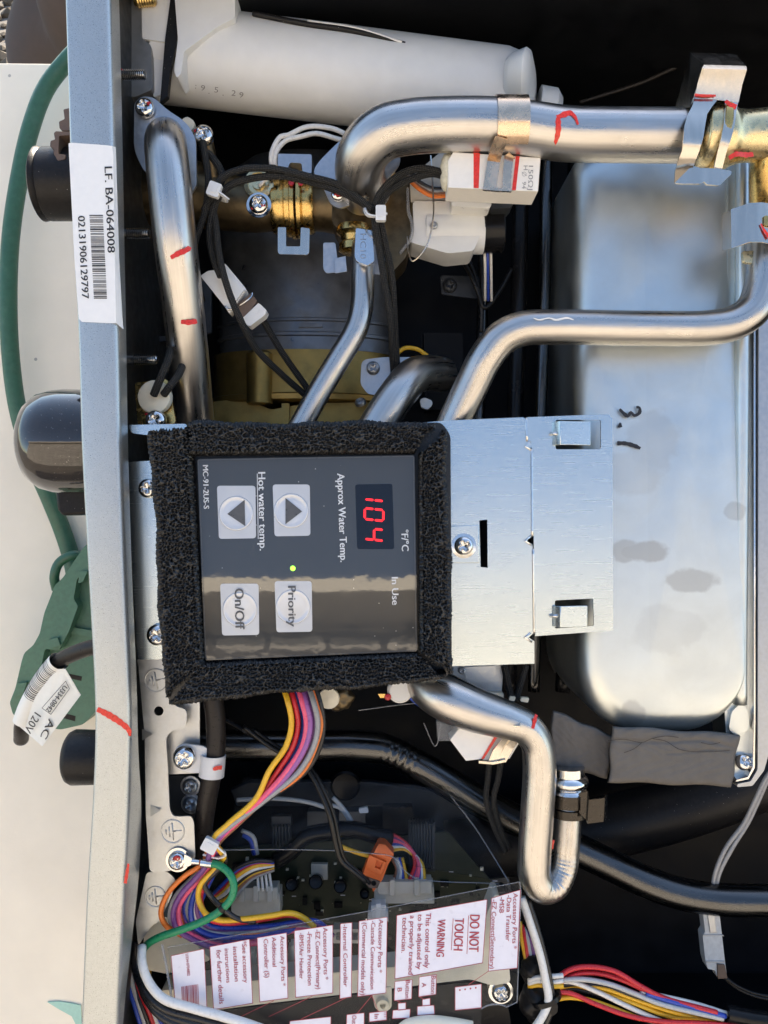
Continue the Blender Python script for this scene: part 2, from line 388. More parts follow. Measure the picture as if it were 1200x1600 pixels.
def clear_mat(name, tint=(.93, .95, .97), haze=.012):
    m = bpy.data.materials.new(name); m.use_nodes = True; t = m.node_tree; t.nodes.clear(); L = t.links.new
    o = N(t, 'ShaderNodeOutputMaterial'); tr = N(t, 'ShaderNodeBsdfTransparent'); tr.inputs[0].default_value = (*tint, 1)
    gl = N(t, 'ShaderNodeBsdfGlossy'); gl.inputs['Roughness'].default_value = .06; df = N(t, 'ShaderNodeBsdfDiffuse'); df.inputs[0].default_value = (.5, .52, .56, 1)
    fr = N(t, 'ShaderNodeFresnel'); fr.inputs[0].default_value = 1.13
    tc = N(t, 'ShaderNodeTexCoord'); n = N(t, 'ShaderNodeTexNoise'); n.inputs['Scale'].default_value = 40; L(tc.outputs['Object'], n.inputs['Vector'])
    bp = N(t, 'ShaderNodeBump'); bp.inputs['Strength'].default_value = .3; bp.inputs['Distance'].default_value = .004; L(n.outputs[0], bp.inputs['Height'])
    L(bp.outputs[0], gl.inputs['Normal'])
    m1 = N(t, 'ShaderNodeMixShader'); m1.inputs[0].default_value = haze; L(tr.outputs[0], m1.inputs[1]); L(df.outputs[0], m1.inputs[2])
    m2 = N(t, 'ShaderNodeMixShader'); L(fr.outputs[0], m2.inputs[0]); L(m1.outputs[0], m2.inputs[1]); L(gl.outputs[0], m2.inputs[2]); L(m2.outputs[0], o.inputs[0])
    return m
M['clear'] = clear_mat('clear_film')
M['clearcover'] = clear_mat('clear_cover', (.85, .85, .84), .3)

def braid_mat():
    m = mat('braided_sleeve', (.022, .021, .020), .55, 0, .2, 900, spec=.25); t = m.node_tree; b = t.nodes['Principled BSDF']; L = t.links.new
    tc = N(t, 'ShaderNodeTexCoord'); sp = N(t, 'ShaderNodeSeparateXYZ'); L(tc.outputs['UV'], sp.inputs[0])
    def mth(op, a, bb=None):
        n = N(t, 'ShaderNodeMath', operation=op)
        for i, x in enumerate((a, bb)):
            if x is None: continue
            if isinstance(x, (int, float)): n.inputs[i].default_value = x
            else: L(x, n.inputs[i])
        return n.outputs[0]
    a = mth('MULTIPLY', sp.outputs[0], 2 * math.pi * 6); c = mth('MULTIPLY', sp.outputs[1], 1.15)
    h = mth('MULTIPLY', mth('SINE', mth('ADD', a, c)), mth('SINE', mth('SUBTRACT', a, c)))
    bp = N(t, 'ShaderNodeBump'); bp.inputs['Strength'].default_value = .9; bp.inputs['Distance'].default_value = S * 1.0; L(h, bp.inputs['Height']); L(bp.outputs[0], b.inputs['Normal'])
    mr = N(t, 'ShaderNodeMapRange'); mr.inputs[1].default_value = 0; mr.inputs[2].default_value = 1; L(h, mr.inputs[0])
    mx = N(t, 'ShaderNodeMix', data_type='RGBA'); mx.inputs[6].default_value = (.012, .012, .012, 1); mx.inputs[7].default_value = (.07, .068, .062, 1)
    L(mr.outputs[0], mx.inputs[0]); L(mx.outputs[2], b.inputs['Base Color']); return m
M['braid'] = braid_mat()

def tank_mat():
    """stainless pan with finger smudges that have shapes of their own"""
    m = mat('stainless_pan', (.66, .695, .68), .37, 1, .04, 60, .0, 900, rv=.03, patch=.15, ps=25); t = m.node_tree; b = t.nodes['Principled BSDF']; L = t.links.new
    tc = N(t, 'ShaderNodeTexCoord'); base = b.inputs['Base Color'].links[0].from_socket; ro = b.inputs['Roughness'].links[0].from_socket
    o = TANK_O
    nz = N(t, 'ShaderNodeTexNoise'); nz.inputs['Scale'].default_value = 90; nz.inputs['Detail'].default_value = 6; L(tc.outputs['Object'], nz.inputs['Vector'])
    acc = None
    for (px, py, rx, ry, st) in ((1005, 862, 40, 17, .7), (1078, 905, 44, 20, .6), (1020, 690, 42, 55, .3), (985, 740, 55, 40, .25), (1145, 800, 18, 16, .5), (985, 1110, 20, 24, .5), (1040, 980, 60, 40, .2), (975, 860, 25, 20, .6)):
        c = (P(px, py, -150) - o) * S; k = 1450 / 1300
        mp = N(t, 'ShaderNodeMapping'); mp.vector_type = 'TEXTURE'; mp.inputs['Location'].default_value = c; mp.inputs['Scale'].default_value = (rx * S * k, ry * S * k, 1)
        L(tc.outputs['Object'], mp.inputs['Vector'])
        ln = N(t, 'ShaderNodeVectorMath', operation='LENGTH'); sx = N(t, 'ShaderNodeVectorMath', operation='MULTIPLY'); sx.inputs[1].default_value = (1, 1, 0)
        L(mp.outputs[0], sx.inputs[0]); L(sx.outputs[0], ln.inputs[0])
        ad = N(t, 'ShaderNodeMath', operation='ADD'); L(ln.outputs['Value'], ad.inputs[0])
        n2 = N(t, 'ShaderNodeMath', operation='MULTIPLY'); L(nz.outputs[0], n2.inputs[0]); n2.inputs[1].default_value = .9; L(n2.outputs[0], ad.inputs[1])
        mr = N(t, 'ShaderNodeMapRange'); mr.interpolation_type = 'SMOOTHSTEP'; mr.inputs[1].default_value = 1.5; mr.inputs[2].default_value = 1.2; mr.inputs[4].default_value = st; L(ad.outputs[0], mr.inputs[0])
        if acc is None: acc = mr.outputs[0]
        else:
            q = N(t, 'ShaderNodeMath', operation='MAXIMUM'); L(acc, q.inputs[0]); L(mr.outputs[0], q.inputs[1]); acc = q.outputs[0]
    mx = N(t, 'ShaderNodeMix', data_type='RGBA'); L(acc, mx.inputs[0]); L(base, mx.inputs[6]); mx.inputs[7].default_value = (.40, .40, .385, 1); L(mx.outputs[2], b.inputs['Base Color'])
    r2 = N(t, 'ShaderNodeMath', operation='MULTIPLY_ADD'); L(acc, r2.inputs[0]); r2.inputs[1].default_value = .14; L(ro, r2.inputs[2]); L(r2.outputs[0], b.inputs['Roughness'])
    return m

# ---- a screw head: dome with a cross recess pressed into it (shared mesh)
def screw_mesh(name, r, m, h=.55, cross=True, washer=False):
    g = G(); nr, na = 14, 40; V = [(0, 0, 0)]; F = []
    def H(x, y):
        d = math.hypot(x, y) / r
        z = h * r * math.sqrt(max(0, 1 - d ** 2.4)) if d < 1 else 0
        if cross and d < .62:
            wdt = .15 * r; k = max(0, min(1, (min(abs(x), abs(y)) - wdt) / (.07 * r))); e = max(0, min(1, (d - .5) / .12))
            z -= (1 - k) * (1 - e) * .42 * r * (1.15 - d)
        return z
    V[0] = (0, 0, H(0, 0))
    for i in range(1, nr + 1):
        for k in range(na):
            a = 2 * math.pi * k / na; d = r * i / nr; x, y = d * math.cos(a), d * math.sin(a); V.append((x, y, H(x, y)))
    for k in range(na):
        a = 2 * math.pi * k / na; V.append((r * math.cos(a), r * math.sin(a), -.35 * r))
    for k in range(na): F.append((0, 1 + k, 1 + (k + 1) % na))
    for i in range(nr):
        for k in range(na):
            a = 1 + i * na + k; b = 1 + i * na + (k + 1) % na; F.append((a, a + na, b + na, b))
    g.add(V, F)
    if washer: lathe(g, [(r * 1.3, -.38 * r), (r * 1.34, -.3 * r), (r * 1.3, -.2 * r), (.5 * r, -.16 * r)], (0, 0, 0), n=32)
    return mesh(name, g, m, (0, 0, 0), 50)
SCR = {}
def screw(parent, px, py, z, r, m='chrome', rot=20, washer=False, dab=None, tilt=(0, 0), label=None):
    k = (m, washer)
    if k not in SCR: SCR[k] = screw_mesh('screw', 14.0, M[m], washer=washer)
    c = P(px, py, z); o = inst('screw', SCR[k], parent, c, (math.radians(tilt[0]), math.radians(tilt[1]), math.radians(rot)))
    s = r / 14.0 * (D - z) / D; o.scale = (s, s, s)
    if label: o['label'] = label
    if dab:
        for (dx, dy, rr) in dab:
            g = G(); q = P(px + dx, py + dy, z); d = math.hypot(dx, dy) / r
            zz = .55 * r * math.sqrt(max(0, 1 - min(1, d) ** 2.4))
            lathe(g, [(rr, -1.5), (rr * .9, zz * .15 + .6), (rr * .5, 1.4), (0.01, 1.8)], q + np.array([0, 0, zz * .85]), n=12, squash=.7)
            obj('paint_dab', g, M['redpaint'], parent, label='red lacquer dab on a screw', smooth=True)
    return o
# ================================================================== SETTING
BZ = -650.0
g = G(); plate(g, [P(-1500, 84, BZ), P(2600, 124, BZ), P(2600, 124, BZ) + [0, -3300, 0], P(-1500, 84, BZ) + [0, -3300, 0]], (), BZ, 55, px=False)
board = obj('painted_board', g, M['board'], None, 'beige painted board that the opened heater lies on, scuffed with small specks', 'board', bev=3)
gz = -0.82; gnd = bpy.data.meshes.new('ground')
gnd.from_pydata([(-600, -600, gz), (600, -600, gz), (600, 600, gz), (-600, 600, gz)], [], [(0, 1, 2, 3)]); gnd.materials.append(M['ground'])
o = bpy.data.objects.new('ground', gnd); C.objects.link(o); o['kind'] = 'structure'
# coarse gravel beyond the upper edge of the board
V = []; F = []; rr = random.Random(3)
ico = bmesh.new(); bmesh.ops.create_icosphere(ico, subdivisions=1, radius=1); iv = np.array([list(v.co) for v in ico.verts]); iff = [[v.index for v in f.verts] for f in ico.faces]; ico.free()
for i in range(2600):
    x = rr.uniform(-2.6, .4); y = rr.uniform(1.2, 5.2); s = rr.uniform(.012, .04)
    q = iv * [s * rr.uniform(.7, 1.5), s * rr.uniform(.7, 1.4), s * rr.uniform(.4, .9)] * (1 + .25 * np.array([rr.uniform(-1, 1) for _ in iv]))[:, None]
    a = rr.uniform(0, 6.28); q = q @ np.array([[math.cos(a), math.sin(a), 0], [-math.sin(a), math.cos(a), 0], [0, 0, 1]])
    n0 = len(V); V += (q + [x, y, gz + s * .2]).tolist(); F += [tuple(k + n0 for k in f) for f in iff]
me = bpy.data.meshes.new('gravel'); me.from_pydata(V, [], F); me.materials.append(M['stone'])
o = bpy.data.objects.new('gravel', me); C.objects.link(o)
o['kind'] = 'stuff'; o['label'] = 'coarse brown gravel on the ground beyond the board'; o['category'] = 'gravel'
# the draped grey cloth in the top left corner (stands on the ground behind the board)
g = G(); nu, nv = 70, 40; V = []; F = []
for j in range(nv + 1):
    for i in range(nu + 1):
        a = math.pi * 2 * i / nu; h = gz + 1.15 * j / nv
        rad = .20 + .035 * abs(math.sin(a * 4 + j * .16 + .8 * math.sin(j * .2))) + .020 * math.sin(a * 3 + j * .5) + .010 * math.sin(a * 7 - j * .35) + .024 * math.sin((h * 20) + 2.2 * math.sin(a)) - .02 * (j / nv)
        V.append((-.43 + rad * math.cos(a) + .10 * (h + .1), 1.35 + rad * math.sin(a) * .8, h))
for j in range(nv):
    for i in range(nu):
        a = j * (nu + 1) + i; F.append((a, a + 1, a + nu + 2, a + nu + 1))
me = bpy.data.meshes.new('draped_cloth'); me.from_pydata(V, [], F); me.materials.append(M['cloth']); me.polygons.foreach_set('use_smooth', [True] * len(F))
o = bpy.data.objects.new('draped_cloth', me); C.objects.link(o)
o['label'] = 'dark grey cloth falling in curved folds beyond the top left corner of the board'; o['category'] = 'cloth'
# brick house wall that the glossy faces mirror (stands behind the photographer)
m = bpy.data.materials.new('brickwork'); m.use_nodes = True; t = m.node_tree; b = t.nodes['Principled BSDF']; L = t.links.new
tc = N(t, 'ShaderNodeTexCoord'); br = N(t, 'ShaderNodeTexBrick'); mp = N(t, 'ShaderNodeMapping'); mp.inputs['Rotation'].default_value = (math.radians(90), 0, 0)
L(tc.outputs['Object'], mp.inputs[0]); L(mp.outputs[0], br.inputs[0])
for k, v in (('Scale', 1.0), ('Mortar Size', .03), ('Brick Width', .40), ('Row Height', .16), ('Bias', -.2)): br.inputs[k].default_value = v
br.inputs['Color1'].default_value = (.54, .50, .45, 1); br.inputs['Color2'].default_value = (.34, .315, .285, 1); br.inputs['Mortar'].default_value = (.10, .09, .08, 1)
L(br.outputs[0], b.inputs['Base Color']); b.inputs['Roughness'].default_value = .9
wall = bpy.data.meshes.new('house_wall'); bm = bmesh.new(); bmesh.ops.create_cube(bm, size=1)
for v in bm.verts: v.co = Vector((v.co.x * 16, v.co.y * .3, v.co.z * 4.35))
bm.to_mesh(wall); bm.free(); wall.materials.append(m)
o = bpy.data.objects.new('house_wall', wall); o.location = (0, -4.4, gz + 2.175 - .01); C.objects.link(o)
tag(o, 'sunlit pale brick house wall behind the viewer, seen only as a reflection in the panel', 'wall')
g = G(); g.v = [np.array([(-8.3, -4.75, gz + 4.34), (8.3, -4.75, gz + 4.34), (8.3, -3.9, gz + 4.34), (-8.3, -3.9, gz + 4.34), (-8.3, -4.75, gz + 4.47), (8.3, -4.75, gz + 4.47), (8.3, -3.9, gz + 4.47), (-8.3, -3.9, gz + 4.47)])]
me = bpy.data.meshes.new('eaves'); me.from_pydata((g.v[0] - np.array([0, -4.4, gz + 2.165])).tolist(), [], [(0, 3, 2, 1), (4, 5, 6, 7), (0, 1, 5, 4), (1, 2, 6, 5), (2, 3, 7, 6), (3, 0, 4, 7)]); me.materials.append(M['board'])
e = bpy.data.objects.new('eaves', me); C.objects.link(e); e.parent = o
# teal tape scrap
g = G(); plate(g, [(74, 1566), (92, 1565), (112, 1568), (126, 1571), (130, 1640), (118, 1600), (112, 1588), (92, 1577)], (), BZ + 4, 3)
obj('tape_scrap', g, M['hexgreen'], None, 'pointed scrap of pale teal tape on the board at the bottom left', 'tape', smooth=False)

# ================================================================== CASING
cas = thing('heater_casing', 'opened grey metal heater casing with its bottom flange along the left, dark inside', 'casing', 150, 800, -300)
rows = [(-60, 99, 170, 185), (0, 101, 172, 187), (230, 108, 178, 192), (400, 114, 178, 195), (506, 121, 184, 197), (700, 126, 188, 200), (900, 137, 195, 206), (1080, 147, 203, 214), (1140, 148, 204, 215), (1200, 146, 202, 216), (1280, 142, 200, 222), (1400, 134, 194, 218), (1500, 130, 188, 206), (1600, 126, 184, 193), (1680, 123, 181, 188)]
ys = np.arange(-60, 1681, 20.0); rw = np.array(rows, float)
cl = [np.interp(ys, rw[:, 0], rw[:, i]) for i in (1, 2, 3)]
ker = np.ones(5) / 5
cl = [np.concatenate([c[:2], np.convolve(c, ker, 'valid'), c[-2:]]) for c in cl]
g = G(); V = []; F = []; m_ = 0
for y, a, b, c in zip(ys, *cl):
    A = P(a, y, 0); B = P(b, y, 0)
    dpt = (B[0] - P(c, y, 0)[0]) / P(c, y, 0)[0] * -1; zin = -D * ((600 - b) / (600 - c) - 1)
    zin = min(-25, max(zin, -220))
    prof = [A + [0, 0, -560], A + [0, 0, -5], A + [1.6, 0, -1.5], A + [5, 0, 0], *[B + [-11 + 11 * math.sin(math.radians(t_)), 0, -11 + 11 * math.cos(math.radians(t_))] for t_ in (0, 15, 30, 45, 60, 75, 90)], B + [0, 0, zin], B + [-4, 0, zin], B + [-4, 0, -14], B + [-14, 0, -5], A + [5, 0, -5], A + [5, 0, -560]]
    V += prof; m_ = len(prof)
for j in range(len(ys) - 1):
    for i in range(m_ - 1):
        a = j * m_ + i; F.append((a, a + m_, a + m_ + 1, a + 1))
g.add(V, F); obj('bottom_flange', g, M['casing'], cas, smooth=60)
X0 = -440; X1 = 1250; Y1 = 905; Y0 = -1030; ZB = -560
def wallq(name, pts, m):
    g = G(); g.add(pts, [(0, 1, 2, 3)]); return obj(name, g, m, cas, smooth=False)
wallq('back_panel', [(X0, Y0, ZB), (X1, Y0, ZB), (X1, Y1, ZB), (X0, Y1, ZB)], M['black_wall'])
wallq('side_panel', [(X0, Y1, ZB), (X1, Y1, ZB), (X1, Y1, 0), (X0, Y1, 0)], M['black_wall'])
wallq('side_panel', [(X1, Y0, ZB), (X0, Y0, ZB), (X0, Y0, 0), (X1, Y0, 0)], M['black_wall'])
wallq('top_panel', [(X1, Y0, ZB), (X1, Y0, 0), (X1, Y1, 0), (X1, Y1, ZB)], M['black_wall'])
wallq('bottom_panel', [(X0, Y1, ZB), (X0, Y1, -30), (X0, Y0, -30), (X0, Y0, ZB)], M['casing_in'])
# pressed shelf of the inner bottom plate seen at the top left, with its studs
g = G(); plate(g, roundpoly([(176, -60), (221, -60), (222, 60), (236, 70), (238, 140), (210, 152), (192, 150), (176, 150)], 6), (), -150, 40)
obj('pressed_ledge', g, M['ledge'], cas, bev=3)
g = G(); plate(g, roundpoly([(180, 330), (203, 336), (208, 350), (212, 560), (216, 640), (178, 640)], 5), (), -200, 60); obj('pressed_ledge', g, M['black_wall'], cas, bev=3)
for (px, py, ln, z) in ((192, 117, 36, -95), (199, 365, 36, -110), (210, 562, 38, -110)):
    g = G(); c = P(px, py, z); ps = [(0.01, 0)]
    ps = [(8.5, -10), (8.5, 0)]
    k = 0.0
    while k < ln: ps += [(7.2, k), (9.0, k + 1.1), (7.2, k + 2.2)]; k += 3.2
    ps += [(6.2, ln + 1), (0.01, ln + 1)]
    lathe(g, ps, c, (1, .0, 0), n=18); obj('threaded_stud', g, M['chrome'], cas, smooth=30)
g = G(); lathe(g, [(5, 0), (6, 1), (.01, 2)], P(189, 113, -90), (.2, 0, 1), 12); obj('paint_dab', g, M['redpaint'], cas, label='red dab at the root of the upper stud')
g = G(); stroke(g, [(152, 1108, 0, 7), (170, 1117, 0, 10), (190, 1130, 0, 9), (201, 1140, 0, 8), (203.5, 1150, -3, 4)], 9, 0, .6); obj('marker_stroke', g, M['red'], cas, label='thick slanting red marker stroke on the flange')
g = G(); stroke(g, [(201, 1349, -3, 3), (199, 1362, -3, 5), (196, 1380, -2, 5)], 4, -2, .9); obj('marker_stroke', g, M['red'], cas, label='short thin red marker tick near the flange edge')
# serial label
lab = thing('serial_label', 'white serial number label with barcode stuck on the grey flange', 'label', 150, 370, 2)
g = G(); a = [(107, 224), (112, 223), (168, 227), (174.5, 228), (177, 240), (179, 395), (181.5, 505), (176, 505), (128, 503), (123, 498), (116, 400)]
quad(g, a, .8, 0)
g.add([P(174.5, 228, .8), P(181, 230, -9), P(186, 400, -12), P(192, 508, -14), P(193.5, 515, -14), P(181.5, 505, .8), P(179, 395, .8), P(177, 240, .8)], [(0, 7, 2, 1), (7, 6, 2), (6, 5, 3, 2), (5, 4, 3)])
obj('paper', g, M['paper'], lab, smooth=False)
g = G(); text(g, 'LF. BA-064008', (163.5, 261), (168.5, 395), 11.5, 1, .6, .35); text(g, '02131906129797', (122, 338), (128.5, 467), 10.5, 1, .6, .3); obj('lettering', g, M['print'], lab, smooth=False)
g = G(); r2 = random.Random(5); y = 336
while y < 468:
    wd = r2.choice((1, 1, 1.6, 2.4)); k = (y - 336) / 132; line(g, (140 + 7 * k, y + wd / 2), (161 + 6.5 * k, y + wd / 2), wd, 1, .6); y += wd + r2.choice((1, 1, 1.5, 2.2))
obj('barcode', g, M['print'], lab, smooth=False)

# ================================================================== OUTSIDE THE CASING, ON THE LEFT
def cap_x(name, label, cat, px, py, z, prof, m, grp=None, squash=1):
    g = G(); lathe(g, prof, P(px, py, z), (-1, 0, 0), n=40, squash=squash); return obj(name, g, m, None, label, cat, grp, smooth=35)
cap_x('rubber_stopper', 'short black rubber cap on the fitting behind the brown ring, upper left', 'cap', 118, 288, -170, [(58, -40), (62, 0), (62, 48), (59, 52), (62, 56), (63, 60), (58, 63), (40, 62), (0.01, 61)], M['rubber'])
# brown slotted collar
col_ = thing('slotted_collar', 'brown plastic slotted collar round the fitting above the black rubber cap', 'collar', 105, 240, -120)
g = G(); n_ = 48; V = []; F = []
for i in range(n_ + 1):
    a = math.radians(95 + 170 * i / n_ - 90); rr_ = 60; notch = 12 * (1 if (i // 4) % 2 else 0)
    for (dr, dx) in ((-9, 4), (4, 4), (4, -26 + notch), (-9, -26 + notch)):
        V.append(P(112, 235, -120) + [dx, (rr_ + dr) * math.sin(a), (rr_ + dr) * math.cos(a) - 60])
for i in range(n_):
    for k in range(4): F.append((i * 4 + k, i * 4 + 4 + k, i * 4 + 4 + (k + 1) % 4, i * 4 + (k + 1) % 4))
g.add(V, F); 
g = G()
for (pts, z) in (([(112, 168), (99, 171), (101, 186), (92, 190), (93, 201), (99, 204), (112, 203)], -140), ([(112, 206), (87, 205), (84, 208), (86, 218), (79, 220), (78, 229), (84, 232), (84, 240), (90, 251), (101, 249), (103, 242), (91, 240), (92, 212), (112, 211)], -110), ([(112, 247), (92, 250), (89, 256), (90, 265), (95, 266), (93, 278), (100, 285), (112, 284)], -140)):
    plate(g, roundpoly(pts, 2), (), z, 46)
obj('collar_tooth', g, M['brownplastic'], col_, bev=2)
cap_x('dome_cap', 'large glossy brown-black domed vinyl cap sticking out left of the flange', 'cap', 140, 690, -170, [(86, -40), (91, 0), (92, 40), (90, 62), (84, 84), (70, 102), (52, 112), (30, 117), (0.01, 119)], M['vinyl'], squash=1.0)
g = G(); plate(g, [(86, 765), (140, 758), (142, 803), (97, 806), (89, 796)], (), -230, 90); obj('black_plug_block', g, M['rubber'], None, 'small square black rubber block just below the domed cap', 'plug', bev=5)
cap_x('rubber_stopper', 'small black rubber cap on the lowest fitting beside the red marker stroke', 'cap', 150, 1183, -170, [(44, -30), (47, 0), (48, 38), (44, 46), (38, 50), (0.01, 51)], M['rubber'])
# green cord and its plug
g = G(); tube(g, [(140, 60, -585), (105, 95, -585), (72, 138, -585), (48, 200, -585), (30, 280, -585), (17, 370, -585), (13, 470, -585), (17, 560, -590), (28, 640, -595), (50, 715, -605), (80, 785, -615), (98, 830, -625), (112, 875, -630), (122, 930, -635)], 19.5, 24); 
plug = thing('extension_lead', 'green extension lead, its thick cord curving down the left to a moulded three-way socket', 'extension lead', 90, 1000, -350); obj('cord', g, M['greencord'], plug, smooth=True)
Z = -500
g = G(); plate(g, roundpoly([(165, 846), (137, 849), (130, 856), (98, 903), (85, 915), (80, 930), (69, 958), (62, 990), (52, 1008), (38, 1020), (34, 1032), (24, 1075), (15, 1098), (20, 1116), (40, 1130), (60, 1120), (46, 1104), (46, 1092), (60, 1076), (64, 1045), (70, 1014), (92, 1016), (108, 986), (122, 947), (115, 936), (120, 906), (128, 894), (165, 890)], 4), (), Z, 120); obj('body', g, M['greenplug'], plug, bev=7, seg=4)
g = G(); plate(g, roundpoly([(180, 880), (128, 886), (112, 940), (100, 990), (66, 1010), (56, 1060), (40, 1098), (40, 1125), (60, 1135), (95, 1140), (130, 1132), (175, 1085)], 5), (), Z - 32, 90); obj('socket_face', g, M['greenplug'], plug, bev=3, seg=2)
g = G(); plate(g, roundpoly([(112, 980), (175, 990), (175, 1000), (108, 990)], 2), (), Z - 22, 20); obj('rib', g, M['greenplug'], plug, bev=2)
for p in ([(74, 1000), (90, 996), (94, 1008), (78, 1014)], [(124, 893), (137, 892), (130, 908), (122, 912)], [(26, 1068), (42, 1066), (36, 1084), (20, 1090)]):
    g = G(); plate(g, roundpoly(p, 2), (), Z + 9, 40); obj('rib', g, M['greenplug'], plug, bev=3)
g = G()
for (x0, y0, x1, y1) in ((104, 1052, 128, 1061), (98, 1114, 118, 1124), (96, 1080, 104, 1094)): plate(g, [(x0, y0), (x1, y0 + 5), (x1 - 1, y1 + 3), (x0 - 3, y1 - 3)], (), Z - 31.2, 3)
obj('slot', g, M['blackp'], plug, smooth=False)
g = G(); tube(g, [(128, 868, Z - 40), (112, 868, Z - 30), (92, 880, Z - 30), (85, 900, Z - 30), (88, 920, Z - 50)], 10.5, 16); obj('strain_relief_loop', g, M['greencord'], plug, smooth=True)
# power cord with its tag
g = G(); tube(g, [(190, 1004, -150), (150, 1010, -170), (118, 1020, -190), (90, 1035, -215), (66, 1065, -240), (45, 1100, -250), (35, 1130, -262), (33, 1155, -300)], 14, 22); obj('mains_cable', g, M['cable'], None, 'black power cord bending down out of the flange beside the green socket', 'cable', smooth=True)
tg = thing('cord_tag', 'white folded paper tag AC 120V wrapped round the black power cord', 'tag', 70, 1090, -200)
g = G(); sec = []
pth = [P(92, 1033, -206), P(74, 1054, -222), P(57, 1080, -238), P(44, 1106, -246), P(36, 1128, -252)]
sweep(g, spline(pth, 5), np.full(len(spline(pth, 5)), 18.5), [(math.cos(a), math.sin(a)) for a in np.linspace(0, 2 * math.pi, 25)[:-1]], cap=False); obj('wrap', g, M['paperw'], tg, smooth=True)
TZ = [-190, -214, -232]
g = G(); q = [P(84, 1046, -196), P(102, 1045, -186), P(126, 1086, -190), P(66, 1166, -226), P(44, 1147, -236), P(22, 1128, -246), P(34, 1100, -240)]
V = q + [p - [0, 0, 1.5] for p in q]; g.add(V, [(0, 1, 2, 3), (0, 3, 4, 5, 6)] + [(7 + 3, 7 + 2, 7 + 1, 7), (13, 12, 11, 10, 7)]); obj('paper', g, M['paperw'], tg, smooth=False)
def tagpt(px, py):
    # plane of the tag
    A_, B_, C_ = q[1], q[2], q[3]; n = np.cross(B_ - A_, C_ - A_); d = np.array([px - 600, 800 - py, -D], float); o_ = np.array([0, 0, D]); t_ = np.dot(A_ - o_, n) / np.dot(d, n); return (o_ + d * t_)[2] + 1.2
g = G()
for (s, a, b, h) in (('U334-0842', (100, 1070), (72, 1109), 9), ('AC', (69, 1122), (62, 1155), 13), ('120V', (41, 1100), (30, 1141), 14)):
    if s == 'AC': a, b = (77, 1122), (63, 1150)
    if s == '120V': a, b = (55, 1112), (38, 1140)
    za, zb = tagpt(*a), tagpt(*b); text(g, s, (a[0] - 0, a[1], za), (b[0], b[1], zb), h, 0, 1.4, .3)
for a, b in (((103, 1064), (109, 1076)), ((109, 1076), (80, 1116)), ((80, 1116), (66, 1106)), ((66, 1106), (103, 1064))): line(g, (*a, tagpt(*a)), (*b, tagpt(*b)), 1, 0, 1.4)
obj('lettering', g, M['print'], tg, smooth=False)
g = G(); dense = spline(pth, 1.0); T0 = None
k = 8
r2 = random.Random(9)
while k < len(dense) * .62:
    wd = r2.choice((1, 1, 2)); sg = dense[k:k + wd + 1]
    if len(sg) > 1: sweep(g, sg, np.full(len(sg), 18.9), [(math.cos(a), math.sin(a)) for a in np.linspace(-.55, 2.4, 14)], cap=False)
    k += wd + r2.choice((2, 3, 3))
obj('barcode', g, M['print'], tg, smooth=False)

# ================================================================== HEAT EXCHANGER PAN (right)
TANK_O = P(1045, 690, -200)
TZ0 = -150.0
M['steel_tank'] = tank_mat()
tank = thing('heat_exchanger', 'large brushed stainless heat exchanger case with rounded corners filling the right side', 'heat exchanger', 1045, 690, -200)
tank['_o'] = [float(x) for x in TANK_O]; tank.location = R @ Vector([x * S for x in TANK_O])
def rrect(x0, x1, y0, y1, r, n=10, rt=None):
    pts = []; rb_ = r; rt = rt or r
    for cx, cy, a0, r in ((x1 - rt, y1 - rt, 0, rt), (x0 + rt, y1 - rt, 90, rt), (x0 + rb_, y0 + rb_, 180, rb_), (x1 - rb_, y0 + rb_, 270, rb_)):
        for i in range(n + 1):
            a = math.radians(a0 + 90 * i / n); pts.append((cx + r * math.cos(a), cy + r * math.sin(a)))
    return pts
a = P(903, 212, TZ0); b = P(1156, 1146, TZ0)
g = G(); V = []; F = []; rings = []
x0, y1, x1, y0 = a[0], a[1], b[0] + 6, b[1]
fil = 44.0
prof = [(0, -300)]
for i in range(13):
    t_ = math.radians(90 * i / 12); prof.append((fil * (1 - math.cos(t_)), -fil + fil * math.sin(t_)))
prof += [(80, 1.5), (120, 2)]
n_ = None
for (ins, dz) in prof:
    # right side has a tight flange instead of the wide fillet
    pts = rrect(x0 + ins, x1 - ins * .10, y0 + ins, y1 - ins, max(8, 112 - ins * .8), rt=max(6, 50 - ins * .4)); n_ = len(pts)
    V += [(p[0], p[1], TZ0 + dz) for p in pts]
for j in range(len(prof) - 1):
    for i in range(n_): F.append((j * n_ + i, j * n_ + (i + 1) % n_, (j + 1) * n_ + (i + 1) % n_, (j + 1) * n_ + i))
# the face is filled as a grid that bulges very slightly
tl = lambda L_: [(p[0], p[1], p[2] - (p[1] - TANK_O[1]) * .04) for p in L_]
g.add(tl(V), F); last = V[-n_:]
cx_, cy_ = np.mean([p[0] for p in last]), np.mean([p[1] for p in last]); W = []; FF = []
steps = 10
for s_ in range(steps + 1):
    k = 1 - s_ / steps * .999
    for p in last:
        x, y = cx_ + (p[0] - cx_) * k, cy_ + (p[1] - cy_) * k; W.append((x, y, TZ0 + 2 + 5.0 * (1 - k * k)))
for j in range(steps):
    for i in range(n_): FF.append((j * n_ + i, j * n_ + (i + 1) % n_, (j + 1) * n_ + (i + 1) % n_, (j + 1) * n_ + i))
g.add(tl(W), FF); obj('pan', g, M['steel_tank'], tank, smooth=60)
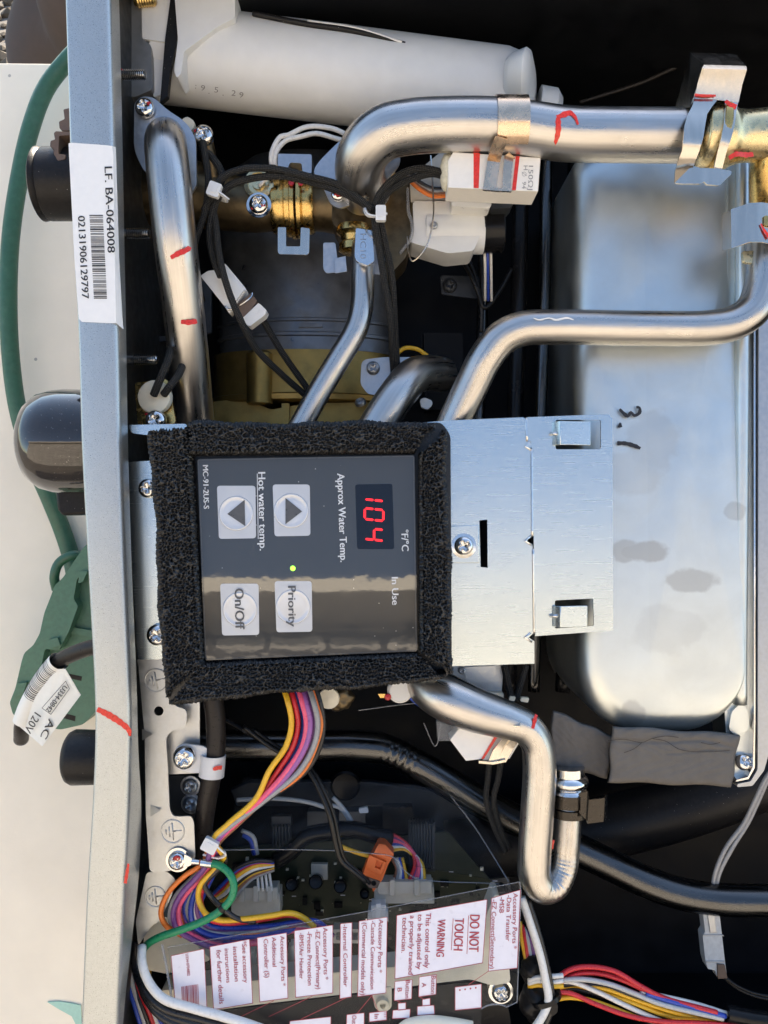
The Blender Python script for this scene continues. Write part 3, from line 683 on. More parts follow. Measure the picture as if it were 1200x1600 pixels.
# bright bead along the right edge, widening at its lower end, then rim and outer plate
g = G(); tube(g, [(1160, 236, -150), (1160, 500, -150), (1158, 800, -150), (1156, 1010, -150), (1156, 1100, -152)], 12, 16, 20); obj('edge_bead', g, M['steel_tank'], tank, smooth=True)
g = G(); plate(g, roundpoly([(1138, 240), (1184, 240), (1181, 1200), (1165, 1224), (1140, 1224), (1132, 1110)], 14), (), -158, 60); obj('side_flange', g, M['steel_tank'], tank, bev=5, seg=3)
g = G(); plate(g, roundpoly([(1143, 1112), (1158, 1098), (1170, 1112), (1172, 1140), (1150, 1150), (1138, 1140)], 6), (), -150, 20); obj('bead_end', g, M['steel_tank'], tank, bev=5, seg=3)
g = G(); o1 = [(1178, 236), (1181, 236), (1181, 1120), (1180, 1200), (1170, 1218), (1150, 1222), (1150, 1219), (1168, 1214), (1176, 1198), (1178, 1120)]
plate(g, o1, (), -140, 30); obj('rim', g, M['chrome'], tank, bev=.8)
g = G(); plate(g, [(1181, 236), (1186, 236), (1186, 1120), (1184, 1202), (1172, 1222), (1150, 1226), (1150, 1222), (1170, 1218), (1180, 1200), (1181, 1120)], (), -152, 30); obj('gasket', g, M['rubber'], tank)
g = G(); plate(g, roundpoly([(1186, 236), (1215, 236), (1215, 1130), (1194, 1204), (1176, 1228), (1152, 1230), (1152, 1225), (1173, 1221), (1184, 1202)], 3), (), -136, 40); obj('outer_plate', g, M['flange'], tank, bev=1.5)
screw(tank, 1163, 1190, -150, 13, tilt=(0, 25), rot=60)
g = G()
stroke(g, [(966, 640, TZ0, 4), (972, 646, TZ0, 6), (979, 651, TZ0, 6), (984, 645, TZ0, 5), (989, 650, TZ0, 5), (997, 646, TZ0, 6), (997, 638, TZ0, 5), (992, 637, TZ0, 4)], 5.5, TZ0, 7.5)
stroke(g, [(965, 664, TZ0, 8), (967.5, 665, TZ0, 9), (970, 664.5, TZ0, 7)], 9, TZ0, 6)
stroke(g, [(963, 693, TZ0, 7), (975, 693, TZ0, 6.5), (990, 697, TZ0, 7), (999, 701, TZ0, 5)], 6.5, TZ0, 6)
obj('handwritten_mark', g, M['ink'], tank, label='black handwritten 1.3 on the stainless face', smooth=False)
# foam pads at its lower end
def slab(g, cs, zt, dep, nu=90, nv=50, seed=0, amp=1.6):
    A, B, Cq, Dq = [np.array(p, float) for p in cs]; V = []; F = []
    for j in range(nv + 1):
        for i in range(nu + 1):
            u = i / nu; v = j / nv; eu = min(u, 1 - u) * 200; ev = min(v, 1 - v) * 90; e_ = min(eu, ev)
            p = (A * (1 - u) + B * u) * (1 - v) + (Dq * (1 - u) + Cq * u) * v
            p = p + np.array([1.6 * math.sin(v * 9 + seed), 1.4 * math.sin(u * 13 + seed)])
            z = zt - dep * max(0, 1 - e_ / 1.5) - 9 * (1 - math.sqrt(max(0, 1 - max(0, 1 - e_ / 11) ** 2)))
            z += .5 * amp * (math.sin(u * 11 + v * 5 + seed) * math.sin(v * 8 - u * 4)) + .7 * math.sin(u * 37 + 3 * math.sin(v * 9)) * math.sin(v * 23)
            if seed == 1: z -= 2.6 * math.exp(-((v - .22 - .05 * math.sin(u * 7)) / .035) ** 2) + 1.8 * math.exp(-((v - .42 + .25 * (u - .5)) / .02) ** 2) * (u > .45)
            V.append(P(p[0], p[1], z))
    for j in range(nv):
        for i in range(nu): a_ = j * (nu + 1) + i; F.append((a_ + nu + 1, a_ + nu + 2, a_ + 1, a_))
    g.add(V, F)
g = G(); slab(g, [(955, 1133), (1156, 1147), (1143, 1229), (950, 1222)], -92, 70, seed=1)
pad1 = obj('foam_pad', g, M['foamgrey'], None, 'thick grey foam pad wrapped over the lower edge of the stainless case, with cracked skin', 'foam pad', 'grey foam pads at the lower end of the stainless case', smooth=True)
g = G()
for pts in ([(950, 1157), (975, 1155), (990, 1158), (1003, 1160), (1018, 1154), (1040, 1150), (1060, 1152)], [(1003, 1160), (990, 1170), (975, 1176)], [(1020, 1154), (1040, 1158), (1060, 1170), (1080, 1174), (1120, 1174), (1140, 1172)], [(1095, 1160), (1110, 1163), (1125, 1160)]):
    stroke(g, pts, .8, -91, .6)
obj('crease', g, M['cable'], pad1, label='hairline crease in the foam skin', smooth=False)
g = G(); slab(g, [(862, 1108), (958, 1150), (950, 1216), (858, 1196)], -138, 60, 50, 40, seed=2)
obj('foam_pad', g, M['foamgrey'], None, 'flat grey foam piece left of the thick foam pad, under the bent pipe', 'foam pad', 'grey foam pads at the lower end of the stainless case', smooth=True)

# ================================================================== PIPES
def pipe(name, label, pts, r, m='steel', n=40, cat='pipe', step=5):
    g = G(); tube(g, pts, r, n, step); return obj(name, g, M[m], None, label, cat, smooth=True)
def rippled(g, win, pts, r, per=15.0, amp=1.6):
    q = [list(P(*p)) + [r] for p in pts]; s = spline(q, 2.5); rad = s[:, 3].copy(); L = 0; base = None
    for i in range(1, len(s)):
        px = 600 + s[i, 0] * D / (D - s[i, 2]); L += np.linalg.norm(s[i, :3] - s[i - 1, :3])
        if win[0] < px < win[1]: base = L if base is None else base; k = math.sin(math.pi * (px - win[0]) / (win[1] - win[0])); rad[i] -= amp * k * (1 - abs(math.cos((L - base) * math.pi / per))) * 2
    return sweep(g, s[:, :3], rad, circ_sec(36), True)
def ringmark(parent, pts, wd, lift=.8, m='red', label=None):
    g = G(); stroke(g, pts, wd, 0, lift); return obj('marker_tick', g, M[m], parent, label=label, smooth=False)
pa = pipe('inlet_pipe', 'thick bare steel pipe running down from the upper left flange, marked with red ticks', [(262, 215, -165), (259, 219, -120), (259, 228, -85), (261, 250, -64), (266, 300, -58), (274, 380, -68), (285, 470, -105), (296, 570, -160), (305, 665, -215), (311, 720, -245)], 35)
def on_tube(px, py, cx, cz, r):   # z of the upper surface of a tube at px offset (approx.)
    return cz + math.sqrt(max(0, r * r - ((px - cx) * 1.05) ** 2))
for (pts, cx, cz) in (([(267, 403), (280, 396), (292, 391), (297, 386)], 277, -70), ([(283, 503), (295, 504), (308, 502)], 289, -120)):
    ringmark(pa, [(x, y, on_tube(x, y, cx, cz, 35), 9 if i else 6) for i, (x, y) in enumerate(pts)], 11, 1.2, label='short red marker tick across the pipe')
pb = pipe('outlet_pipe', 'thick bare steel pipe arching from the round flange to the brass tee at top right', [(574, 305, -150), (566, 285, -120), (562, 262, -85), (572, 232, -55), (600, 208, -40), (645, 198, -38), (700, 195, -38), (780, 196, -38), (830, 202, -40), (880, 209, -42), (960, 211, -42), (1085, 212, -42)], 42)
def onp(cy, cz, r, pts):
    out = []
    for (x, y, w_) in pts:
        z_ = cz
        for _ in range(4):
            f_ = (D - z_) / D; dy = ((800 - y) * f_) - ((800 - cy) * (D - cz) / D); z_ = cz + math.sqrt(max(0, r * r - dy * dy))
        out.append((x, y, z_, w_))
    return out
ringmark(pb, onp(208.5, -42, 42, [(862, 233, 5), (868, 222, 8), (872, 205, 9), (872, 190, 8), (871, 180, 6)]), 8, 1.0, label='red marker hook on the outlet pipe')
ringmark(pb, onp(208.5, -42, 42, [(871, 184, 5), (880, 180, 9), (890, 177, 8), (898, 183, 5), (903, 195, 3)]), 8, 1.4, label='red marker hook on the outlet pipe')
pc = pipe('bypass_pipe', 'bare steel pipe crossing the stainless case, from the right clip to the bracket plate', [(1193, 360, -100), (1193, 410, -95), (1190, 450, -92), (1176, 484, -90), (1148, 504, -90), (1110, 512, -90), (1000, 513, -90), (860, 511, -90), (815, 514, -92), (783, 529, -96), (758, 560, -102), (738, 600, -112), (700, 682, -130), (680, 730, -140)], 29)
g = G(); stroke(g, [(833, 497, -62, 1), (842, 500, -62, 2.5), (858, 497, -62, 2), (868, 500, -62, 3), (886, 497, -62, 3), (896, 500, -62, 1.5)], 2, 0, 1); obj('scratch', g, M['ceramic'], pc, label='pale scratch on the pipe', smooth=False)
pd = pipe('small_pipe', 'slim bent steel pipe under the bright clip, running down to the foam', [(568, 380, -170), (567, 430, -165), (565, 480, -160), (556, 515, -158), (530, 560, -155), (500, 610, -152), (470, 665, -150), (450, 700, -150)], 20.5)
pe = pipe('stub_pipe', 'short steel elbow ending in a rounded bend beside the black cable', [(690, 585, -290), (668, 583, -235), (646, 588, -195), (626, 610, -172), (600, 648, -160), (570, 700, -160)], 33)
pf = pipe('drain_pipe', 'steel pipe leaving the foam at lower right and folding into a tight U bend', [(636, 1000, -170, 34), (654, 1045, -140, 36), (676, 1076, -108, 38), (706, 1094, -88, 39), (750, 1112, -80, 36), (795, 1126, -80, 31), (822, 1138, -84, 28), (838, 1160, -90, 27), (843, 1195, -95, 28), (840, 1260, -100, 28), (835, 1340, -105, 28), (836, 1368, -108, 28), (848, 1386, -112, 27), (866, 1383, -118, 25), (879, 1360, -124, 24), (884, 1322, -128, 24), (887, 1280, -130, 23), (888, 1235, -135, 23)], 28, step=3)
me = pf.data; o_ = np.array(pf['_o']); nS = 40; VV = np.array([list(v.co) for v in me.vertices]) / S + o_; nR = len(VV) // nS; L_ = 0
inner = P(862, 1335, -115)
for i in range(1, nR):                     # ribs pressed into the inside of the U bend
    ring = VV[i * nS:(i + 1) * nS]; ce = ring.mean(0); L_ += np.linalg.norm(ce - VV[(i - 1) * nS:i * nS].mean(0))
    px = 600 + ce[0] * D / (D - ce[2]); py = 800 - ce[1] * D / (D - ce[2])
    if py < 1318 or px < 846: continue
    win = min(1, (py - 1318) / 14) * min(1, (px - 846) / 6); rib = abs(math.sin(L_ * math.pi / 7.5))
    for k in range(nS):
        dv = ring[k] - ce; rr_ = np.linalg.norm(dv); tow = inner - ce; tow = tow / np.linalg.norm(tow); wgt = max(0, min(1, (np.dot(dv / rr_, tow) + .75) / .9))
        ring[k] = ce + dv * (1 - .16 * win * wgt * (1 - rib))
    VV[i * nS:(i + 1) * nS] = ring
me.vertices.foreach_set('co', ((VV - o_) * S).astype(np.float32).ravel()); me.update()
ringmark(pf, [(832, 1138, -58, 5), (836, 1122, -64, 7), (838, 1116, -68, 6)], 5, 2, label='red marker tick on the bend of the drain pipe')
g = G(); lathe(g, [(24, 0), (25, 20), (31, 24), (33, 30), (31, 36), (27, 39), (33, 43), (35, 50), (32, 57), (28, 60), (28, 74)], P(888, 1265, -135), (0, 1, 0), 40); obj('beaded_collar', g, M['chrome'], pf, smooth=50)
g = G(); stroke(g, [(862, 1326, -108, 4), (864, 1312, -108, 5)], 4, 0, 1.5); obj('marker_tick', g, M['red'], pf, label='dark red tick inside the U bend', smooth=False)
pg = thing('flue_drain_tube', 'long shiny dark steel tube running under everything from the left to the lower right', 'pipe', 760, 1280, -270)
g = G(); rippled(g, (592, 655), [(300, 1164, -280), (345, 1165, -280), (450, 1166, -280), (560, 1166, -280), (605, 1172, -280), (660, 1200, -280), (760, 1258, -280), (850, 1302, -275), (930, 1340, -265), (1010, 1378, -255), (1060, 1395, -250), (1120, 1405, -250), (1260, 1407, -250)], 29); obj('tube', g, M['steel_dark'], pg, smooth=True)

g = G(); tube(g, [(700, 1330, -430), (860, 1310, -420), (1000, 1280, -420), (1100, 1250, -420), (1230, 1200, -420)], 62, 32, 12); obj('black_hose', g, M['rubber'], None, 'fat black hose deep inside below the foam pad', 'hose', smooth=True)
for i, (px, rr_, z, mm) in enumerate(((752, 12, -420, 'steel_dark'), (808, 17, -380, 'blackp'), (848, 12, -350, 'steel_dark'), (893, 15, -400, 'blackp'))):
    g = G(); tube(g, [(px + 6, 180, z), (px + 3, 450, z), (px - 5, 700, z), (px - 14, 1080, z)], rr_, 20, 20)
    obj('dark_riser', g, M[mm], None, ['leftmost thin dark riser tube deep behind the steel pipes', 'fat black riser tube deep behind, second from the left', 'thin bluish riser tube deep behind, third from the left', 'black riser tube nearest the stainless case'][i], 'pipe', 'dark riser tubes deep in the casing', smooth=True)
# ================================================================== CONTROLLER
ctl = thing('control_panel', 'smoked grey water heater control panel showing 104 in red, lying sideways', 'control panel', 480, 872, 0)
g = G(); plate(g, roundpoly([(296, 706), (657, 700), (662, 1026), (310, 1044)], 8), (), -6, 50); obj('bezel', g, M['blackp'], ctl, bev=2)
FP = roundpoly([(308, 717), (648, 711), (652.5, 1018), (320, 1032)], 5)
g = G(); plate(g, FP, (), 2, 8); obj('faceplate', g, M['panel'], ctl, bev=1.2, seg=3)
g = G(); e = [(308, 717), (648, 711), (652.5, 1018), (320, 1032)]
for i in range(4):
    a, b = e[i], e[(i + 1) % 4]; c = np.array([480, 870]); a = np.array(a); b = np.array(b)
    a2 = a + (c - a) * .012; b2 = b + (c - b) * .012; line(g, tuple(a2), tuple(b2), .9, 2, .25)
obj('edge_line', g, M['paddark'], ctl, smooth=False)
PZ = 2
def padbtn(x0, y0, x1, y1, cx, cy, r, label, dx=0):
    g = G(); plate(g, roundpoly([(x0, y0), (x1 - 1, y0), (x1, y1 - 1), (x0 + 3 + dx, y1)], 5), (), PZ + .7, .6); b = obj('button', g, M['pad'], ctl, label=label, smooth=False)
    g = G(); lathe(g, [(r, 0), (r - .6, 1.1), (r - 2.0, 1.3), (r - 3.2, .9), (r * .7, .9), (r * .4, 1.1), (.01, 1.2)], P(cx, cy, PZ + .75), (0, 0, 1), 48); obj('dome', g, M['ring'], b, smooth=True)
    return b
b1 = padbtn(426, 757, 485, 838, 455, 798, 27, 'square silver button with a triangle pointing right')
b2 = padbtn(339, 759, 400, 842, 369, 802, 27, 'square silver button with a triangle pointing left')
b3 = padbtn(429, 908, 488, 988, 458, 948, 27, 'square silver Priority button')
b4 = padbtn(344, 912, 405, 993, 375, 952, 27, 'square silver On/Off button')
for b_, tri in ((b1, [(446, 778), (472, 799), (446, 819)]), (b2, [(382, 781), (355, 803), (383, 822)])):
    g = G(); plate(g, tri, (), PZ + 3.0, 1.6); obj('arrow', g, M['paddark'], b_, smooth=False)
g = G(); text(g, 'Priority', (450, 916), (451, 979), 12, PZ + 2.2, .5, .5); obj('lettering', g, M['paddark'], b3, smooth=False)
g = G(); text(g, 'On/Off', (366.5, 920), (368, 983), 14, PZ + 2.2, .5, .6); obj('lettering', g, M['paddark'], b4, smooth=False)
g = G()
for s, a, b, h in (('MC-91-2US-S', (317, 727), (318.5, 795), 8.2), ('Hot water temp.', (403.5, 738), (406, 860), 11), ('Approx Water Temp.', (527, 740), (532, 878), 11), ('°F/°C', (627, 828), (628, 861), 10.5), ('In Use', (612, 902), (613, 945), 10)):
    text(g, s, a, b, h, PZ, .3, .35)
obj('lettering', g, M['ptext'], ctl, smooth=False)
g = G(); line(g, (402, 740), (403.5, 842), 1.0, PZ, .3); obj('underline', g, M['ptext'], ctl, smooth=False)
g = G(); plate(g, roundpoly([(555, 757), (613, 756), (616, 858), (558, 858)], 4), (), PZ + .5, .6); disp = obj('display_window', g, M['window'], ctl, smooth=False)
# seven segment digits, tops towards +x ; cell: x0..x1 is bottom..top, y0..y1 is left..right
SEG = {'1': 'bc', '0': 'abcdef', '4': 'bcfg'}
def digit(g, ch, x0, y0, x1, y1):
    w_ = 3.4; H_ = (x1 - x0) / 2; sl = -3
    Cc = {'a': ((x1, y0), (x1, y1)), 'd': ((x0, y0), (x0, y1)), 'g': ((x0 + H_, y0), (x0 + H_, y1)), 'b': ((x1, y1), (x0 + H_, y1)), 'c': ((x0 + H_, y1), (x0, y1)), 'f': ((x1, y0), (x0 + H_, y0)), 'e': ((x0 + H_, y0), (x0, y0))}
    for s in SEG[ch]:
        a, b = [np.array([p[0], p[1] + sl * (1 - (p[0] - x0) / (x1 - x0)) * -1 * -1]) for p in Cc[s]]
        d = (b - a) / np.linalg.norm(b - a); n = np.array([-d[1], d[0]]) * w_ / 2; a2 = a + d * 2.2; b2 = b - d * 2.2; 
        plate(g, [tuple(a + d * .8), tuple(a2 + n), tuple(b2 + n), tuple(b - d * .8), tuple(b2 - n), tuple(a2 - n)], (), PZ + 1.0, .4)
for ch, y0, y1 in (('1', 765, 783), ('0', 797, 814), ('4', 828, 845)):
    g = G(); digit(g, ch, 570, y0, 599, y1); obj('digit', g, M['led'], disp, label='red digit ' + ch, smooth=False)
g = G(); lathe(g, [(4.2, 0), (3.6, .8), (.01, 1.2)], P(457.5, 888, PZ), (0, 0, 1), 16); obj('indicator_light', g, M['green_led'], ctl, label='small green indicator light', smooth=True)

# ---- open-cell foam gasket: four strips with real pores
def worley(p, cell, seed=0):
    q = p / cell; b = np.floor(q).astype(np.int64); f1 = np.full(len(p), 9.0); f2 = f1.copy()
    for dx in (-1, 0, 1):
        for dy in (-1, 0, 1):
            for dz in (-1, 0, 1):
                c = b + [dx, dy, dz]; h = (c[:, 0] * 73856093) ^ (c[:, 1] * 19349663) ^ (c[:, 2] * 83492791) ^ seed
                j = np.stack([(((h * k) >> 7) & 1023) / 1023.0 for k in (2654435761, 40503 * 7919, 1597334677)], 1)
                d = np.linalg.norm(c + j * .9 + .05 - q, axis=1)
                m = d < f1; f2 = np.where(m, f1, np.minimum(f2, d)); f1 = np.where(m, d, f1)
    return f1, f2
fm = thing('foam_gasket', 'thick black open-cell foam gasket framing the control panel', 'foam gasket', 470, 875, -20)
def strip(A, B, Cq, Dq, name, ztop=22, label=None, side_out=66, side_in=26):
    """outer edge A->B, inner edge D->C (px)"""
    A, B, Cq, Dq = [np.array(x, float) for x in (A, B, Cq, Dq)]
    wd = (np.linalg.norm(A - Dq) + np.linalg.norm(B - Cq)) / 2; ln = (np.linalg.norm(B - A) + np.linalg.norm(Cq - Dq)) / 2
    st = 1.35
    # cross-section: arc coordinate -> (v across 0..1, depth)
    sec = []; r = 16
    for k in np.arange(side_out, r, -st): sec.append((0.0, -k))
    for k in np.linspace(0, math.pi / 2, int(r * 1.57 / st)): sec.append(((r - r * math.cos(k)) / wd, -r + r * math.sin(k)))
    for k in np.arange(r + st, wd - 9, st): sec.append((k / wd, 0.0))
    for k in np.linspace(0, math.pi / 2, 7): sec.append((1 - (9 - 9 * math.sin(k)) / wd, -9 + 9 * math.cos(k)))
    for k in np.arange(9, side_in, st): sec.append((1.0, -k - st))
    sec = np.array(sec); m = len(sec); n = int(ln / st)
    us = np.linspace(0, 1, n)
    V = np.zeros((n, m, 3)); er = 8.0
    for i, u in enumerate(us):
        o_ = A + (B - A) * u; i_ = Dq + (Cq - Dq) * u
        wob = 2.2 * math.sin(u * ln / 37 + A[0]) + 1.3 * math.sin(u * ln / 13.0)
        q2 = o_[None, :] + (i_ - o_)[None, :] * sec[:, :1]
        e_ = min(u * ln, (1 - u) * ln); dr = er - math.sqrt(max(0, er ** 2 - (er - min(er, e_)) ** 2))
        z = ztop + sec[:, 1] - dr * .9
        f = (D - ztop) / D
        V[i, :, 0] = (q2[:, 0] - 600) * f; V[i, :, 1] = (800 - q2[:, 1]) * f; V[i, :, 2] = z
        outw = (o_ - i_) / np.linalg.norm(o_ - i_); V[i, :, 0] += outw[0] * wob * (1 - sec[:, 0]); V[i, :, 1] -= outw[1] * wob * (1 - sec[:, 0])
    du = np.gradient(V, axis=0); dv = np.gradient(V, axis=1); nr = np.cross(du, dv); nr /= np.maximum(1e-9, np.linalg.norm(nr, axis=2))[:, :, None]
    if nr[n // 2, m // 2, 2] < 0: nr = -nr; flip = True
    else: flip = False
    p = V.reshape(-1, 3); wp = p + 2.0 * np.sin(p[:, [1, 2, 0]] / 6.1)
    f1, f2 = worley(wp, 6.0, 11); g1, g2 = worley(wp + 100, 3.8, 5)
    e1 = np.clip((f2 - f1) / .34, 0, 1); e2 = np.clip((g2 - g1) / .3, 0, 1); e1 = e1 * e1 * (3 - 2 * e1)
    d = -8.5 * e1 - 1.6 * e2 * (1 - e1) + rng.uniform(-.35, .35, len(p))
    p2 = p + nr.reshape(-1, 3) * d[:, None]
    idx = np.arange(n * m).reshape(n, m); a = idx[:-1, :-1].ravel(); b = idx[1:, :-1].ravel(); c = idx[1:, 1:].ravel(); dd = idx[:-1, 1:].ravel()
    F = np.stack([a, b, c, dd], 1) if not flip else np.stack([dd, c, b, a], 1)
    g = G(); g.v.append(p2); g.uv.append(np.zeros((len(p2), 2))); g.n = len(p2); g.f = [tuple(x) for x in F.tolist()]
    o = obj('foam_strip', g, M['foam'], fm, label=label, smooth=True)
    return o
strip((290, 656), (684, 656), (650, 708), (290, 711), 's', label='upper foam strip')
strip((700, 668), (711, 1058), (655, 1022), (654, 706), 's', label='right foam strip')
strip((258, 1105), (702, 1066), (654, 1022), (308, 1038), 's', label='lower foam strip')
strip((227, 670), (252, 1097), (317, 1044), (294, 664), 's', ztop=24, label='left foam strip')
g = G(); plate(g, roundpoly([(258, 1040), (316, 1034), (334, 1092), (290, 1098), (266, 1096), (258, 1084)], 8), (), 6, 60); obj('foam_corner', g, M['foam'], fm, bev=6, seg=3)
g = G(); plate(g, roundpoly([(288, 690), (300, 690), (300, 664), (690, 660), (704, 680), (706, 1050), (690, 1062), (320, 1090), (290, 1082)], 8), [[(302, 718), (654, 712), (658, 1018), (318, 1034)]], -30, 30); obj('foam_base', g, M['foam'], fm)

# ================================================================== BRACKET PLATES
br = thing('controller_bracket', 'wide bright galvanized bracket plate right of the foam, with two bent tabs and a slot', 'bracket', 830, 850, -70)
BZ2 = -70
h1 = rbox(868, 656, 939, 702, 3); h2 = roundpoly([(867, 938), (927, 935), (928, 978), (867, 982)], 3); h3 = [(749, 813), (761.5, 812), (762, 887), (751, 886)]
main = [(640, 662), (700, 657), (817, 652), (822, 654), (823, 690), (829, 692), (830, 836), (823, 846), (832, 852), (833, 990), (826, 996), (835, 1002), (835, 1037), (700, 1041), (640, 1060)]
g = G(); plate(g, main, [h3], BZ2, 4); obj('plate', g, M['plate'], br, smooth=False)
side = [(823, 652), (951, 647), (957, 654), (958, 984), (953, 985.5), (836, 994), (834, 850), (831, 700), (824, 694)]
g = G(); v0 = len(g.v); plate(g, side, [h1, h2], BZ2 - 1, 4); sp_ = obj('side_wing', g, M['plate'], br, smooth=False)
g = G(); tube(g, [(822, 653, BZ2), (823.5, 690, BZ2)], 2.2, 8, 8); tube(g, [(831, 702, BZ2), (831.5, 838, BZ2)], 2.4, 8, 8); tube(g, [(833, 858, BZ2), (834.5, 990, BZ2)], 2.4, 8, 8)
for (y) in (697, 845, 996):
    tube(g, [(829, y - 7, BZ2), (820, y, BZ2 + 1), (831, y + 7, BZ2)], 2.2, 8, 4, sp=False)
obj('fold_edge', g, M['chrome'], br, smooth=True)
for (x0, y0, x1, y1) in ((866, 659, 922, 696), (866, 946, 917, 979)):
    g = G(); a = P(x0, y0, BZ2); b = P(x1, y1, BZ2); W_ = abs(a[1] - b[1]); yc = (a[1] + b[1]) / 2
    ribbon(g, [(a[0] - 3, yc, BZ2 - 3), (a[0] + 3, yc, BZ2 + 7), (a[0] + 8, yc, BZ2 + 12), (a[0] + 12, yc, BZ2 + 11), (b[0] - 14, yc, BZ2 + 5), (b[0], yc, BZ2 + 2)], W_, 3, (0, 1, 0)); obj('bent_tab', g, M['plate'], br, bev=.8)
    g = G(); tube(g, [(x0 - 6, (y0 + y1) / 2, BZ2 + 1), (x0 + 4, (y0 + y1) / 2, BZ2 + 9)], 3, 8, 4); obj('tab_rib', g, M['chrome'], br, smooth=True)
g = G(); plate(g, [(690, 822), (749, 820), (749, 880), (690, 880)], (), BZ2 + 2.5, 3); obj('screw_land', g, M['plate'], br, bev=2)
screw(br, 725, 853, BZ2 + 6, 15, washer=True, rot=30)
# plate and tab seen left of the foam
lb = thing('controller_bracket_edge', 'bluish galvanized bracket strip between the flange and the left foam edge', 'bracket', 225, 880, -45)
g = G(); plate(g, roundpoly([(198, 722), (300, 716), (310, 1028), (217, 1031), (214, 1020)], 5), (), -70, 4); obj('plate', g, M['plate'], lb, smooth=False)
screw(lb, 231, 763, -62, 15, rot=10); screw(lb, 246, 992, -62, 17, rot=40)
g = G(); plate(g, roundpoly([(199, 664), (292, 662), (292, 674), (232, 680), (206, 677)], 5), (), -50, 4); obj('upper_tab', g, M['plate'], lb, bev=1.2)

# ================================================================== GROUND BAR
gb = thing('grounding_plate', 'dull galvanized grounding plate with stamped earth symbols running down beside the flange', 'plate', 260, 1250, -90)
GZ = -85
g = G(); plate(g, roundpoly([(214, 1030, 3), (300, 1030, 3), (300, 1066), (286, 1075), (268, 1080), (268, 1096), (275, 1104), (289, 1108), (292, 1115), (291, 1132), (287, 1137), (268, 1142), (259, 1153), (261, 1180), (265, 1264), (270, 1275), (280, 1276), (299, 1275), (303, 1285), (305, 1340), (300, 1345), (262, 1362), (234, 1363), (230, 1300), (228, 1276), (226, 1150), (216, 1040, 3)], 8, 5), [circ(248, 1111, 7.5, 20)], GZ, 4); obj('plate', g, M['galv'], gb, smooth=False)
g = G(); plate(g, roundpoly([(229, 1363), (262, 1362), (275, 1375), (268, 1400), (250, 1440), (238, 1445), (216, 1478), (212, 1440)], 6), (), GZ - 14, 4); obj('lower_leaf', g, M['galv'], gb, smooth=False)
g = G(); plate(g, roundpoly([(268, 1060), (312, 1066), (312, 1200), (308, 1208), (263, 1210), (260, 1150), (268, 1140)], 4), (), GZ - 22, 4); obj('rear_leaf', g, M['galv'], gb, smooth=False)
def earth(cx, cy, r, rot=0):
    g = G(); c = P(cx, cy, GZ); 
    lathe(g, [(r - 1.2, .2), (r - .6, 1.3), (r + .6, 1.3), (r + 1.2, .2)], c, (0, 0, 1), 40, ends=False)
    for a, b in (((0, -.7), (0, .7)), ((.28, -.42), (.28, .42)), ((.55, -.2), (.55, .2)), ((0, 0), (-.75, 0))):
        ca, sa = math.cos(rot), math.sin(rot)
        A_ = (cx - (a[0] * ca - a[1] * sa) * r, cy + (a[0] * sa + a[1] * ca) * r); B_ = (cx - (b[0] * ca - b[1] * sa) * r, cy + (b[0] * sa + b[1] * ca) * r)
        tube(g, [(A_[0], A_[1], GZ + .3), (B_[0], B_[1], GZ + .3)], 1.1, 6, 20, sp=False)
    obj('earth_symbol', g, M['galv'], gb, label='stamped earth symbol in a circle', smooth=True)
earth(244, 1063, 19, .2); earth(270, 1299, 19, .1)
g0 = GZ; GZ = -99; earth(243, 1401, 17, .1); GZ = g0
g = G()
for (x, y, s) in ((222, 1147, 1), (235, 1266, 1)): g.add([P(x, y - 8, GZ + .4), P(x + 17, y, GZ + 5), P(x, y + 10, GZ + .4), P(x + 1, y, GZ - 3)], [(0, 3, 1), (3, 2, 1), (0, 1, 2)])
obj('stamped_gusset', g, M['galv'], gb, smooth=False)
screw(gb, 277, 1345, GZ + 8, 14.5, washer=True, rot=25, dab=[(1, -7, 6.5)])
# P clip with its big screw
pcl = thing('p_clip', 'milky plastic P clip with red tick holding the black cable to the plate', 'cable clip', 310, 1190, -70)
g = G(); plate(g, roundpoly([(272, 1170), (285, 1162), (320, 1166), (334, 1180), (330, 1208), (300, 1208), (276, 1202)], 8), (), -84, 5); obj('tongue', g, M['milk'], pcl, bev=1)
g = G(); lathe(g, [(19, -20), (21, -20), (21, 16), (19, 16), (19, -20)], P(332, 1194, -92), (0.08, 1, 0), 32, ends=False); obj('loop', g, M['milk'], pcl, smooth=40)
ringmark(pcl, [(333, 1202, -70, 4), (339, 1200, -72, 8), (347, 1199, -77, 8)], 8, 1.0, label='red tick on the clip')
screw(pcl, 288, 1184, -76, 18, rot=55)
g = G(); tube(g, [(322, 1060, -95), (332, 1090, -95), (337, 1130, -95), (336, 1180, -95), (330, 1215, -98), (322, 1260, -110), (317, 1300, -130), (318, 1340, -160)], 16.5, 24); obj('power_cable', g, M['cable'], None, 'black round cable passing down through the milky P clip', 'cable', smooth=True)
bk = thing('lower_bracket', 'dark zinc bracket with two small hex screws below the P clip', 'bracket', 290, 1240, -150)
g = G(); plate(g, roundpoly([(262, 1212), (320, 1212), (316, 1280), (262, 1276)], 4), (), -165, 20); obj('plate', g, M['cast'], bk, bev=2)
screw(bk, 297, 1229, -155, 12, 'flange', washer=True); screw(bk, 298, 1257, -155, 12, 'flange', washer=True)

